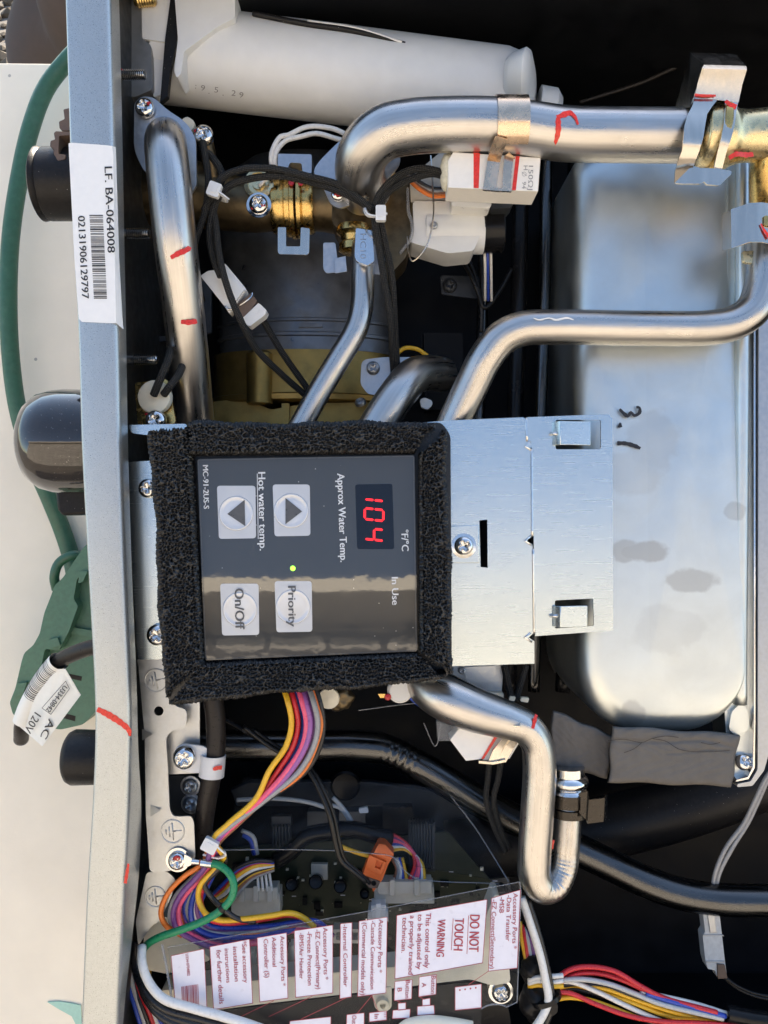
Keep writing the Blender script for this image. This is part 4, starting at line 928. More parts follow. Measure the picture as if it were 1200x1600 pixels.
# ================================================================== UPPER LEFT: flange, valve body
fl = thing('pipe_flange', 'grey zinc eye-shaped flange plate holding the thick left pipe', 'flange', 262, 240, -120)
g = G(); plate(g, roundpoly([(210, 160, 10), (222, 150, 12), (240, 152, 12), (262, 172), (290, 190, 20), (306, 215, 20), (307, 290, 6), (296, 306, 4), (282, 300), (225, 268), (209, 235, 20)], 10, 6), (), -118, 7); obj('plate', g, M['flange'], fl, bev=1.5)
screw(fl, 226, 168, -110, 15, rot=15, dab=[(8, -4, 4)])
vb = thing('water_valve_body', 'dull bronze water valve body lying across the upper left behind the wires', 'valve', 430, 310, -260)
g = G(); tube(g, [(200, 305, -270, 58), (300, 305, -265, 62), (345, 315, -262, 52), (400, 322, -260, 48), (440, 322, -260, 44), (500, 322, -260, 46), (560, 325, -258, 55), (610, 330, -258, 50)], 50, 32); obj('body_casting', g, M['bronze'], vb, smooth=True)
g = G()
for x, r, w_ in ((438, 51, 18), (452, 56, 7), (460, 60, 6), (470, 60, 6), (480, 51, 18)):
    lathe(g, [(r - 2, -w_ * .75), (r, -w_ * .6), (r, w_ * .6), (r - 2, w_ * .75)], P(x, 322, -250), (1, 0, 0), 40)
obj('union_ring', g, M['brass'], vb, smooth=40)
g = G(); lathe(g, [(26, 0), (27, 6), (20, 8), (19, 3), (12, 3), (11, 9), (.01, 9)], P(405, 289, -208), (0, 0, 1), 32); obj('sensor_port', g, M['brass_pale'], vb, smooth=40)
screw(vb, 404, 319, -195, 15, washer=True, rot=40, dab=[(8, 4, 4), (-9, 8, 3.5)])
screw(vb, 318, 211, -170, 16, rot=30, dab=[(-10, -4, 5)])
g = G(); plate(g, roundpoly([(282, 188), (292, 181), (305, 190), (300, 205), (285, 200)], 6), (), -180, 12); obj('plastic_boss', g, M['cream'], vb, bev=2)
g = G(); tube(g, [(320, 214, -200), (327, 250, -215), (335, 300, -240)], 14, 16); obj('sensor_arm', g, M['bronze'], vb, smooth=True)
# fork clip (spring steel) round the union
def uclip(name, label, outer, hole, z, m, t=4):
    g = G(); plate(g, roundpoly(outer, 4), [roundpoly(hole, 3)] if hole else (), z, t); return obj(name, g, M[m], None, label, 'clip', 'spring clips on the pipe joints', bev=1)
cu = thing('union_clip', 'grey spring clip gripping the brass union at the upper left of centre', 'clip', 461, 315, -190, 'spring clips on the pipe joints')
g = G(); plate(g, roundpoly([(434, 240), (487, 241), (487, 271), (473, 271), (471, 255), (453, 254), (450, 262), (446, 268), (434, 266)], 3), (), -175, 40); obj('upper_jaw', g, M['flange'], cu, bev=1.5)
g = G(); plate(g, roundpoly([(434, 355), (447, 355), (447, 385), (469, 385), (470, 355), (484, 357), (483, 395), (480, 398), (436, 397), (434, 393)], 2), (), -200, 4); obj('lower_jaw', g, M['clip'], cu, bev=1)
g = G()
for x in (455, 470): lathe(g, [(5.5, 0), (5, 2), (.01, 3)], P(x, 286, -188), (0, 0, 1), 12)
obj('paint_dab', g, M['redpaint'], cu)

# second flange (of the outlet pipe)
f2 = thing('outlet_flange', 'grey zinc flange plate under the elbow of the arching outlet pipe', 'flange', 540, 260, -125)
g = G(); plate(g, roundpoly([(488, 268, 10), (500, 250), (545, 206, 14), (590, 190, 30), (632, 250, 30), (600, 285, 10), (562, 308, 8), (548, 320, 8), (530, 326, 10), (516, 318, 8), (505, 292)], 10, 6), (), -125, 7); obj('plate', g, M['flange'], f2, bev=1.5)
screw(f2, 528, 303, -118, 11, rot=10, dab=[(0, 2, 6)])
g = G(); plate(g, circ(530, 278, 5, 12), (), -124.2, 1); obj('paint_dab', g, M['redpaint'], f2)
g = G(); lathe(g, [(44, -30), (46, 0), (47, 8), (44, 12), (38, 12)], P(575, 272, -160), (0.15, -0.3, 1), 40); obj('brass_collar', g, M['brass'], f2, smooth=40)
v2 = thing('mixing_valve', 'dark bronze valve block hanging below the outlet pipe elbow', 'valve', 570, 345, -230)
g = G(); plate(g, roundpoly([(520, 300), (640, 270), (650, 330), (636, 400), (600, 440), (596, 370), (530, 362), (518, 345)], 8), (), -200, 90); obj('block', g, M['bronze'], v2, bev=6, seg=3)
g = G(); lathe(g, [(30, -2), (32, 4), (32, 10), (24, 16), (22, 26), (27, 30), (27, 42), (20, 46)], P(553, 356, -195), (0, -1, 0), 32); obj('brass_nut', g, M['brass'], v2, smooth=40)
cs = thing('tube_clip', 'bright folded steel clip on the slim pipe below the outlet elbow', 'clip', 562, 390, -150, 'spring clips on the pipe joints')
g = G(); plate(g, roundpoly([(556, 356), (582, 360), (585, 408), (574, 415), (557, 408), (554, 400)], 3), (), -128, 12); obj('band', g, M['chrome'], cs, bev=4, seg=3)
g = G(); plate(g, roundpoly([(505, 379), (524, 379), (530, 425), (510, 427), (505, 420)], 3), (), -165, 3); plate(g, [(522, 404), (540, 400), (542, 424), (524, 427)], (), -155, 3); obj('left_ear', g, M['flange'], cs, bev=1)
g = G(); plate(g, roundpoly([(584, 382), (607, 384), (596, 429), (583, 428)], 2), (), -165, 3); obj('right_ear', g, M['flange'], cs, bev=1)
g = G(); text(g, 'HC10', (563, 365), (563, 404), 9, -128, .5); obj('stamped_lettering', g, M['flange'], cs, smooth=False)

# ================================================================== COMBUSTION BODY (mid left)
cb = thing('gas_valve_housing', 'dark grey and gold cast housing behind the wires, left of the slim pipe', 'housing', 470, 480, -380)
def drum(name, y_top, y_bot, cx, hw, rz, m, prof=None, z=-470):
    A_ = P(cx, y_bot, z + rz); H_ = P(cx, y_top, z + rz)[1] - A_[1]; A_ = np.array([A_[0], A_[1], z]); k = (D - z - rz) / D
    prof = prof or [(rz, 0), (rz, H_)]
    g = G(); lathe(g, [(r, h) for r, h in prof], A_, (0, 1, 0), 64, hw * k / rz); return obj(name, g, m, cb, smooth=30)
H1 = (545 - 215) * (1300 + 380) / 1300
drum('upper_shell', 215, 545, 472, 142, 90, M['burner'], [(90, 0), (90, H1 * .72), (86, H1 * .82), (76, H1 * .92), (58, H1 * .98), (30, H1), (.01, H1)])
drum('band', 497, 500, 472, 145, 92, M['burner'], [(90, -2), (93, 0), (93, 4), (90, 6)]); drum('band', 519, 523, 472, 145, 92, M['burner'], [(90, -2), (93, 0), (93, 6), (90, 8)])
g = G(); plate(g, roundpoly([(466, 506), (504, 506), (504, 511), (466, 511)], 2), (), -376, 8); obj('raised_bar', g, M['burner'], cb, bev=2)
drum('gold_section', 545, 622, 466, 146, 93, M['gold'])
drum('gold_rim', 612, 622, 466, 150, 97, M['gold'], [(92, -2), (96, 0), (97, 10), (92, 14)])
g = G(); lathe(g, [(26, -40), (27, 60), (20, 66)], P(406, 600, -385), (0, 1, 0), 24); obj('gold_column', g, M['gold'], cb, smooth=40)
g = G(); plate(g, roundpoly([(330, 628), (380, 622), (424, 640), (480, 630), (590, 628), (640, 720), (330, 720)], 5), (), -410, 70); plate(g, [(440, 630), (452, 630), (452, 700), (440, 700)], (), -400, 10); obj('gold_foot', g, M['gold'], cb, bev=5)
screw(cb, 397, 622, -380, 9, 'flange', tilt=(-50, 0)); screw(cb, 563, 628, -375, 9, 'flange', tilt=(-50, 0))
g = G(); plate(g, roundpoly([(240, 440), (330, 430), (330, 520), (243, 535)], 3), [rbox(248, 455, 270, 525, 3)], -330, 10); obj('side_plate', g, M['cast'], cb, bev=1.5)
th = thing('thermostat_disc', 'round cream thermostat disc with two black leads beside the flange, above the foam', 'thermostat', 241, 622, -110)
g = G(); lathe(g, [(28, -12), (29, -2), (28, 2), (24, 4), (.01, 4.5)], P(241, 620, -110), (-.1, 0.05, 1), 40); obj('disc', g, M['cream'], th, smooth=40)
g = G(); plate(g, roundpoly([(210, 598), (262, 592), (275, 662), (215, 664)], 6), (), -125, 8); obj('brass_bracket', g, M['brass'], th, bev=1.5)
screw(th, 243, 656, -104, 16, rot=35, dab=[(-14, -9, 3.5)])
# gold tank bracket: plate with two wings around the stub pipe
sb = thing('stub_bracket', 'bright zinc bracket plate with a screw behind the stub elbow', 'bracket', 630, 585, -240)
g = G(); plate(g, roundpoly([(565, 562, 10), (600, 558), (650, 558), (696, 560), (698, 566), (695, 590), (682, 602), (645, 606), (610, 618), (575, 616), (563, 600)], 6, 5), (), -250, 4); obj('plate', g, M['flange'], sb, bev=1)
screw(sb, 583, 575, -244, 10.5, 'flange', rot=50)
g = G(); plate(g, [(660, 606), (680, 602), (681, 607), (662, 613)], (), -240, 3); obj('lip', g, M['chrome'], sb, bev=.6)
sb2 = thing('deep_bracket', 'dim zinc bracket with a dark screw deep inside right of the black cables', 'bracket', 722, 445, -380)
g = G(); plate(g, roundpoly([(688, 430), (755, 432), (755, 468), (690, 460)], 4), (), -385, 5); obj('plate', g, M['cast'], sb2, bev=1)
screw(sb2, 703, 446, -380, 11, 'cast')
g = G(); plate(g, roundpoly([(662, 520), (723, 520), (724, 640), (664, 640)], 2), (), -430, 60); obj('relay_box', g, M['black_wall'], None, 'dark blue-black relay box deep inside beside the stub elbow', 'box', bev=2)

# ================================================================== TOP: white condensate tube
wt = thing('condensate_trap', 'milky white plastic trap tube slanting across the top of the casing', 'trap', 550, 110, -220)
g = G(); A_ = P(255, 85, -235); B_ = P(800, 150, -235); ax = B_ - A_; Lx = np.linalg.norm(ax); ax /= Lx
lathe(g, [(84, 0), (83, Lx * .5), (80, Lx * .97), (75, Lx * 1.0), (.01, Lx * 1.005)], A_, ax, 56); obj('tube', g, M['milk'], wt, smooth=40)
g = G(); lathe(g, [(74, 0), (88, 10), (100, 34), (94, 40), (60, 46), (.01, 48)], P(794, 140, -215), (1, -.12, .25), 48, .55); obj('end_flange', g, M['milk'], wt, smooth=50)
g = G(); lathe(g, [(60, 0), (58, 30), (40, 42), (.01, 44)], P(838, 175, -270), (1, -.12, 0), 40, .7); obj('end_cap', g, M['milk'], wt, smooth=50)
g = G(); plate(g, roundpoly([(270, -40, 3), (367, -40, 3), (367, 28), (340, 42), (288, 80), (283, 115, 5), (276, 122, 4), (272, 110), (278, 60)], 4), (), -140, 60); obj('mount_block', g, M['milk'], wt, bev=3)
g = G(); plate(g, roundpoly([(221, -30), (276, -30), (276, 68), (268, 67), (220, 60)], 3), (), -150, 20); plate(g, roundpoly([(237, 66), (258, 68), (252, 148), (240, 152), (236, 110)], 3), (), -165, 20); obj('side_ring', g, M['milk'], wt, bev=2)
g = G(); plate(g, [(270, -30), (279, -30), (277, 60), (266, 108), (262, 150), (250, 160), (258, 60)], (), -147, 12); obj('dark_seal', g, M['rubber'], wt)
g = G(); tube(g, [(395, 21, -165), (470, 36, -160), (560, 50, -160), (641, 72, -165)], 5, 8, 10); obj('upper_rib', g, M['rubber'], wt, smooth=True)
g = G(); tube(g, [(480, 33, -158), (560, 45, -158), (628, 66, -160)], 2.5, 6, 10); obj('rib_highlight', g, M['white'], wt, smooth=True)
g = G()
def trap_z(px, py):   # upper surface of the tube at this pixel
    d = np.array([px - 600, 800 - py, -D], float); o_ = np.array([0, 0, D]); w0 = o_ - A_; a_ = d - ax * np.dot(d, ax); b_ = w0 - ax * np.dot(w0, ax)
    qa, qb, qc = np.dot(a_, a_), 2 * np.dot(a_, b_), np.dot(b_, b_) - 84.4 ** 2; dis = qb * qb - 4 * qa * qc
    return (o_ + d * ((-qb - math.sqrt(max(0, dis))) / (2 * qa)))[2]
for s, x, y in ((':', 304, 138), ('9', 313, 141), ('.', 325, 146), ('5', 334, 144), ('.', 347, 149), ('2', 361, 149), ('9', 373, 152)):
    h = 8.5; v, f = textgeo(s); z1 = trap_z(x, y); z2 = trap_z(x, y - h)
    a = P(x, y, z1); up_ = P(x + 1, y - h, z2) - a; e1 = ax; q = a + np.outer(v[:, 0] / CAP, e1) * h * 1.15 * 1.2 + np.outer(v[:, 1] / CAP, up_) + np.array([0, -.6, .8]); g.add(q, f)
obj('lettering', g, M['greycolor'], wt, smooth=False)
g = G(); lathe(g, [(8, -5), (11, 0)] + [(11 + (1.2 if i % 2 else 0), i * 2.2) for i in range(14)] + [(8, 33)], P(214, 1, -140), (1, 0.1, 0), 20); obj('knurled_insert', g, M['brass'], None, 'knurled brass insert at the very top beside the white block', 'insert', smooth=25)

# ================================================================== CERAMIC HEATER 150
def prism(g, pts, z, t): return plate(g, pts, (), z, t)
ch = thing('ceramic_heater', 'white ceramic block heater strapped under the outlet pipe, with two red bands and 150 printed', 'heater', 775, 268, -80)
g = G(); prism(g, [(708, 237), (845, 246), (841, 299), (700, 293), (700, 250)], -45, 60); obj('block', g, M['ceramic'], ch, bev=1.5)
g = G(); plate(g, [(740, 238), (750, 239), (748, 294), (740, 293.5)], (), -44.4, 1.2); plate(g, [(806, 243.5), (812, 244), (806, 297), (800, 297)], (), -44.4, 1.2); obj('red_band', g, M['red'], ch, smooth=False)
g = G(); text(g, '150ΩJ', (826, 259), (825, 297), 7, -45, .6); text(g, 'H', (818, 259), (818, 266), 6.5, -45, .6); text(g, '94', (816, 284), (815.5, 295), 6, -45, .6)
c = P(819, 272, -44.5); lathe(g, [(3.0, 0), (3.6, 0.05)], c, (0, 0, 1), 20, ends=False); line(g, (815, 269), (823, 275), .6, -45, .6); obj('lettering', g, M['greycolor'], ch, smooth=False)
g = G(); r2 = random.Random(2)
bm = bmesh.new(); bmesh.ops.create_icosphere(bm, subdivisions=3, radius=1)
c = P(700, 268, -72); v = np.array([list(x.co) for x in bm.verts]); ff = [[x.index for x in f_.verts] for f_ in bm.faces]; bm.free()
v = v * [13, 30, 24] * (1 + .10 * np.sin(v[:, [1]] * 9 + v[:, [0]] * 7) + .06 * np.sin(v[:, [2]] * 17)); g.add(v + c, ff); obj('sealant_end', g, M['clay'], ch, smooth=True)
hc = thing('heater_clip', 'coppery spring strap holding the ceramic heater to the outlet pipe', 'clip', 790, 230, -30, 'spring clips on the pipe joints')
def around(px, cy, r, cz, a0, a1, n=14):   # points on a circle in the y-z plane through px
    return [np.array([px, cy + r * math.sin(math.radians(a0 + (a1 - a0) * i / n)), cz + r * math.cos(math.radians(a0 + (a1 - a0) * i / n))]) for i in range(n + 1)]
cx_ = P(797, 197, -38); g = G(); ribbon(g, around(cx_[0], cx_[1], 45, -38, 85, -60), 50, 2.5, (1, 0, 0)); obj('saddle', g, M['copper'], hc, smooth=40)
g = G(); sA = P(778, 222, 2); sB = P(768, 250, -38); sC = P(762, 292, -38)
ribbon(g, [P(784, 215, 0), P(776, 235, -16), P(771, 252, -38), P(768, 275, -40), P(765, 296, -40)], 21, 2.5, (1, 0, 0)); 
ribbon(g, [P(800, 243, -38), P(795, 246, -36), P(793, 270, -38), P(791, 297, -40)], 15, 2.5, (1, 0, 0)); 
ribbon(g, [P(754, 295, -39), P(775, 297, -38), P(799, 298, -39)], 5, 4, (0, 0, 1)); obj('hook', g, M['copper'], hc, smooth=40)

# ---- second heater
c2 = thing('ceramic_heater', 'white angular ceramic heater strapped below the bend of the drain pipe', 'heater', 762, 1162, -100)
g = G(); prism(g, [(718, 1137), (775, 1148), (756, 1186), (728, 1189), (703, 1156)], -95, 40); obj('block', g, M['ceramic'], c2, bev=1.2)
g = G(); prism(g, [(775, 1148), (806, 1152), (818, 1150), (796, 1186), (754, 1188)], -98, 40); obj('block', g, M['ceramic'], c2, bev=1.2)
g = G(); plate(g, [(774, 1149), (778, 1151), (756, 1186), (752, 1186)], (), -93.5, 1); plate(g, [(802, 1155), (805, 1156), (787, 1186), (783, 1186)], (), -96.5, 1); obj('red_band', g, M['red'], c2, smooth=False)
kc = thing('drain_clip', 'brown steel strap round the drain pipe and the angular ceramic heater', 'clip', 790, 1160, -80, 'spring clips on the pipe joints')
g = G(); ribbon(g, [P(813, 1131, -50), P(800, 1133, -55), P(795, 1150, -80), P(785, 1163, -88), P(776, 1175, -90), P(770, 1190, -92)], 15, 2.5, (1, .4, 0)); ribbon(g, [P(815, 1141, -60), P(808, 1152, -84), P(795, 1168, -90), P(784, 1188, -93)], 15, 2.5, (1, .4, 0)); ribbon(g, [P(748, 1190, -92), P(770, 1192, -90), P(790, 1188, -92)], 6, 4, (0, 0, 1)); obj('strap', g, M['clip'], kc, smooth=40)

# ================================================================== TEE AND BIG CLIP (top right)
te = thing('brass_tee', 'pale brass tee fitting at the top right edge where the outlet pipe ends', 'fitting', 1175, 230, -60)
g = G(); tube(g, [(1095, 212, -42, 46), (1118, 213, -42, 50), (1134, 214, -42, 50), (1144, 214, -42, 44), (1160, 213, -42, 40), (1200, 212, -42, 42), (1260, 212, -42, 42)], 42, 40, 3); obj('run', g, M['brass_pale'], te, smooth=True)
g = G(); tube(g, [(1215, 225, -45, 34), (1205, 260, -60, 33), (1203, 300, -80, 32), (1202, 322, -90, 30)], 30, 32, 4); obj('branch', g, M['brass'], te, smooth=True)
g = G(); c = P(1118, 212, -42); lathe(g, [(48, -7), (56, -6), (57, -3), (57, 4), (55, 6), (48, 7)], c, (1, -.12, 0), 48); obj('flange_ring', g, M['brass'], te, smooth=40)
ringmark(te, [(1134, 252, -18, 6), (1145, 246, -16, 8), (1160, 247, -24, 9), (1172, 246, -28, 7)], 8, 12, label='dark red lacquer dab on the tee')
bc = thing('joint_clip', 'large polished spring clip gripping the outlet pipe joint at top right', 'clip', 1110, 180, -10, 'spring clips on the pipe joints')
def band(g, x0, x1, cy, r, cz, a0, a1, w0, th=3, n=18, skew=0):
    pts = []
    for i in range(n + 1):
        k = i / n; a = math.radians(a0 + (a1 - a0) * k); pts.append(np.array([x0 + (x1 - x0) * k + skew * math.sin(math.pi * k), cy + r * math.sin(a), cz + r * math.cos(a)]))
    ribbon(g, pts, w0, th, (1, 0, 0))
q = lambda px, py, z: P(px, py, z)
def poly3(g, pts, th=3.0):
    """curved strap face given as two rows (left edge, right edge) of 3-D points"""
    Lr, Rr = pts; n = len(Lr); V = []; F = []
    T = np.gradient(np.array(Lr), axis=0); A = np.array(Rr) - np.array(Lr); nrm = np.cross(A, T); nrm /= np.linalg.norm(nrm, axis=1)[:, None]
    if nrm[:, 2].mean() < 0: nrm = -nrm
    for i in range(n): V += [Lr[i], Rr[i], Rr[i] - nrm[i] * th, Lr[i] - nrm[i] * th]
    for i in range(n - 1):
        for k in range(4): F.append((i * 4 + k, i * 4 + (k + 1) % 4, i * 4 + 4 + (k + 1) % 4, i * 4 + 4 + k))
    F.append((0, 1, 2, 3)); F.append(((n - 1) * 4 + 3, (n - 1) * 4 + 2, (n - 1) * 4 + 1, (n - 1) * 4)); return g.add(V, F)
g = G(); poly3(g, ([q(1099, 101, 12), q(1097, 107, 18), q(1090, 130, 11), q(1086, 152, 5)], [q(1166, 103, 12), q(1167, 109, 18), q(1160, 132, 11), q(1154, 160, 5)])); obj('top_plate', g, M['clip'], bc, smooth=50)
g = G(); poly3(g, ([q(1086, 150, 4.5), q(1082, 165, 6), q(1075, 178, 10), q(1070, 195, 14), q(1068, 215, 15), q(1066, 235, 11), q(1060, 250, 2), q(1055, 268, -12), q(1054, 286, -26)],
                   [q(1121, 156, 4.5), q(1113, 166, 6), q(1105, 178, 10), q(1102, 195, 14), q(1099, 215, 15), q(1093, 235, 11), q(1087, 250, 2), q(1083, 262, -8), q(1078, 270, -16)])); obj('left_strap', g, M['clip'], bc, smooth=50)
g = G(); poly3(g, ([q(1133, 156, 4.5), q(1133, 165, 6), q(1132, 178, 10), q(1131, 195, 14), q(1127, 215, 15), q(1121, 238, 8), q(1116, 262, -5)],
                   [q(1154, 158, 4.5), q(1152, 166, 6), q(1150, 178, 10), q(1148, 195, 13), q(1143, 215, 13), q(1135, 238, 6), q(1128, 266, -7)])); obj('right_strap', g, M['clip'], bc, smooth=50)
g = G(); poly3(g, ([q(1078, 82, -20), q(1100, 101, 12)], [q(1150, 84, -20), q(1166, 103, 12)])); obj('top_bend', g, M['clip'], bc)
g = G(); poly3(g, ([q(1078, 82, -20), q(1055, 168, -40)], [q(1100, 101, 16), q(1078, 168, 0)])); obj('side_face', g, M['clip'], bc)
g = G(); plate(g, roundpoly([(1054, 286, 3), (1078, 262), (1118, 263), (1143, 267), (1143, 272), (1124, 290), (1104, 288), (1100, 283), (1096, 287), (1066, 287)], 3), (), 0, 4); obj('bottom_foot', g, M['clip'], bc, bev=1)
ringmark(bc, [(1085, 149, 9, 4), (1100, 150, 9, 4), (1118, 150, 9, 3)], 4, 1.2, label='thin red line across the clip')
ringmark(bc, [(1133, 158, 8, 5), (1142, 165, 10, 8), (1150, 168, 10, 9)], 7, 1.2, label='red smear across the clip')
rc = thing('elbow_clip', 'polished folded clip at the right edge where the bypass pipe starts', 'clip', 1165, 360, -50, 'spring clips on the pipe joints')
g = G(); poly3(g, ([q(1128, 334, -85), q(1131, 333, -70), q(1142, 327, -48), q(1172, 317, -40), q(1190, 316, -40), q(1230, 322, -46)], [q(1128, 392, -85), q(1131, 391, -70), q(1143, 388, -48), q(1172, 378, -40), q(1190, 378, -40), q(1230, 385, -46)])); obj('band', g, M['clip'], rc, smooth=25)
g = G(); plate(g, roundpoly([(1160, 392), (1182, 392), (1182, 412), (1162, 410)], 4), (), -80, 8); obj('lug', g, M['brass_pale'], rc, bev=1)
g = G(); plate(g, roundpoly([(1194, 337), (1215, 337), (1215, 354), (1194, 352)], 2), (), -37, 2); obj('brass_window', g, M['brass'], rc)
ringmark(rc, [(1188, 350, -39, 2), (1193, 360, -39, 4), (1202, 372, -39, 6)], 4, 2, label='red tick on the elbow clip')
# dark clip at the U bend
dk = thing('collar_clip', 'blackened steel clip with a folded ear around the beaded collar below the foam pad', 'clip', 905, 1258, -110, 'spring clips on the pipe joints')
g = G(); c = P(888, 1258, -135); lathe(g, [(28, 24), (34, 24), (34, 2), (28, 2)], c, (0, 1, 0), 36); lathe(g, [(27, -2), (33, -2), (33, -16), (27, -16)], c, (0, 1, 0), 36); obj('band', g, M['clip_dark'], dk, smooth=40)
g = G(); poly3(g, ([q(905, 1240, -105), q(918, 1236, -100), q(920, 1250, -88), q(945, 1247, -92), q(949, 1240, -115)], [q(905, 1270, -105), q(915, 1280, -100), q(918, 1287, -88), q(943, 1284, -92), q(948, 1276, -115)])); obj('ear', g, M['clip_dark'], dk, smooth=25)
# ================================================================== CABLES
def wire(label, pts, r, m, name='wire', grp=None, cat='wire', n=12, step=6, parent=None):
    wr = random.Random(label); q_ = [list(p) for p in pts]
    for p_ in q_[1:-1]: p_[0] += wr.uniform(-.9, .9); p_[1] += wr.uniform(-.9, .9); p_[2] += wr.uniform(-2, 2)
    g = G(); tube(g, q_, r * wr.uniform(.95, 1.05), n, step); mm = WM[m] if m in WM else M[m]
    return obj(name, g, mm, parent, None if parent else label, None if parent else cat, grp, smooth=True)
BG = 'black braided sensor leads in the upper left'
BR = [
 ('outer braided lead arcing over the brass union between the two cable ties', [(318, 330, -120), (345, 280, -105), (380, 264, -95), (430, 264, -90), (480, 275, -88), (530, 290, -86), (560, 310, -84), (582, 328, -84)]),
 ('inner braided lead arcing just below the outer one toward the tie under the outlet elbow', [(325, 335, -125), (355, 293, -112), (390, 280, -104), (440, 275, -100), (490, 285, -98), (540, 303, -92), (575, 322, -92)]),
 ('braided lead from the screw at the top left down to the left tie', [(317, 222, -140), (322, 250, -125), (326, 285, -118), (320, 330, -120), (305, 380, -125), (303, 420, -125), (316, 470, -170)]),
 ('braided lead curving behind the screw and crossing the left tie to the white connector', [(315, 232, -150), (335, 250, -130), (346, 275, -120), (338, 310, -118), (328, 360, -120), (333, 400, -115), (345, 432, -110)]),
 ('long braided lead running past the white connector and down to the slim pipe', [(330, 315, -128), (336, 350, -118), (342, 400, -105), (355, 450, -100), (376, 500, -110), (400, 545, -150), (440, 585, -190), (480, 620, -230)]),
 ('upper braided lead going into the putty end of the ceramic heater', [(584, 332, -90), (590, 310, -84), (605, 288, -80), (630, 270, -76), (660, 264, -74), (694, 270, -72)]),
 ('lower braided lead going into the putty end of the ceramic heater', [(590, 335, -94), (600, 308, -90), (620, 290, -86), (650, 277, -82), (675, 272, -78), (694, 275, -76)]),
 ('left one of the two braided leads hanging from the tie below the outlet elbow', [(583, 325, -92), (590, 370, -100), (600, 430, -120), (610, 500, -150), (613, 560, -200), (618, 620, -260)]),
 ('right one of the two braided leads hanging from the tie below the outlet elbow', [(590, 325, -96), (600, 370, -104), (612, 430, -125), (616, 500, -160), (620, 570, -210), (625, 620, -260)]),
]
for l, p in BR: wire(l, p, 6.2, 'braid', 'braided_lead', BG, 'lead', 14, 4)
wire('thin black lead leaving the lower end of the white plug connector', [(408, 495, -170), (440, 550, -190), (475, 600, -215), (492, 625, -230)], 6, 'braid', 'braided_lead', BG, 'lead', 14, 4)
wire('short black lead entering the left hole of the cream thermostat disc', [(268, 540, -130), (260, 568, -90), (250, 592, -84), (240, 617, -100)], 6.4, 'braid', 'thermostat_lead', None, 'lead', 14, 4)
wire('short black lead entering the right hole of the cream thermostat disc', [(290, 560, -150), (276, 590, -100), (266, 603, -90), (256, 616, -100)], 6.4, 'braid', 'thermostat_lead', None, 'lead', 14, 4)
for i, (p) in enumerate(([(425, 262, -185), (424, 240, -180), (438, 214, -178), (450, 212, -178), (480, 198, -180), (520, 200, -190), (545, 212, -200)], [(430, 262, -185), (431, 240, -180), (445, 220, -178), (470, 214, -178), (495, 209, -182), (525, 217, -190), (545, 222, -200)])):
    wire(['upper white lead arching left of the outlet flange', 'lower white lead arching left of the outlet flange'][i], p, 4.4, 'white', grp='white leads near the outlet flange')
wire('white lead end poking out of the brass sensor port', [(405, 291, -195), (412, 283, -190), (425, 275, -188)], 3.6, 'white')
g = G(); tube(g, [(424, 258, -185), (424, 275, -190)], 10, 14); obj('lead_boot', g, M['blackp'], None, 'black boot where the white leads enter the valve', 'boot')
def ztie(name, label, px, py, z, w, h, rot, loop):
    t = thing(name, label, 'cable tie', px, py, z); ca, sa = math.cos(math.radians(rot)), math.sin(math.radians(rot))
    def rt(x, y): return (px + x * ca - y * sa, py + x * sa + y * ca)
    g = G(); plate(g, roundpoly([rt(-w, -h), rt(w, -h), rt(w, h), rt(-w, h)], 3), (), z + 5, 11); obj('head', g, M['milk'], t, bev=1.5)
    g = G(); plate(g, roundpoly([rt(-w * .45, -h * .5), rt(w * .45, -h * .5), rt(w * .45, h * .5), rt(-w * .45, h * .5)], 1), (), z + 6.2, 2); obj('pawl', g, M['milk'], t, bev=.5)
    g = G(); ribbon(g, PP(loop), 8, 2.5, (ca * .3, sa * .3, 1), 4, True); obj('strap', g, M['milk'], t)
ztie('cable_tie', 'pale cable tie bundling the braided leads beside the thick left pipe', 334, 295, -98, 10, 11, 20, [(340, 300, -96), (350, 307, -98), (355, 312, -106), (348, 312, -120), (330, 305, -130)])
ztie('cable_tie', 'pale cable tie joining the braided leads under the outlet elbow', 595, 332, -74, 8, 12, 0, [(605, 334, -76), (590, 338, -76), (575, 336, -78), (570, 328, -84), (572, 318, -96)])
ztie('cable_tie', 'pinkish white cable tie on the coloured wire bundle beside the earth screw', 327, 1323, -44, 12, 10, 28, [(335, 1318, -44), (345, 1328, -44), (352, 1334, -52), (340, 1340, -66), (318, 1335, -70)])
# white connector upper left
cn = thing('lead_connector', 'white two-part plug connector with brown band tangled in the braided leads', 'connector', 365, 460, -150)
g = G(); plate(g, roundpoly([(313, 431), (325, 423), (336, 422), (345, 410), (352, 412), (372, 436), (385, 452), (367, 478), (358, 490), (352, 480)], 3), (), -135, 30); obj('housing', g, M['white'], cn, bev=3)
g = G(); plate(g, roundpoly([(343, 430), (362, 434), (382, 452), (368, 470), (352, 460)], 2), (), -128, 10); obj('latch', g, M['white'], cn, bev=2)
g = G(); plate(g, roundpoly([(367, 478), (392, 458), (402, 470), (380, 500)], 2), (), -138, 26); obj('brown_band', g, M['brownplastic'], cn, bev=2)
g = G(); plate(g, roundpoly([(378, 498), (404, 473), (417, 485), (414, 492), (390, 510), (386, 508)], 3), (), -136, 28); obj('socket_half', g, M['white'], cn, bev=3)
g = G(); tube(g, [(352, 478, -130), (357, 484, -128), (366, 482, -128), (393, 463, -128), (394, 458, -130)], 1.8, 8, 4); obj('wire_bail', g, M['chrome'], cn)
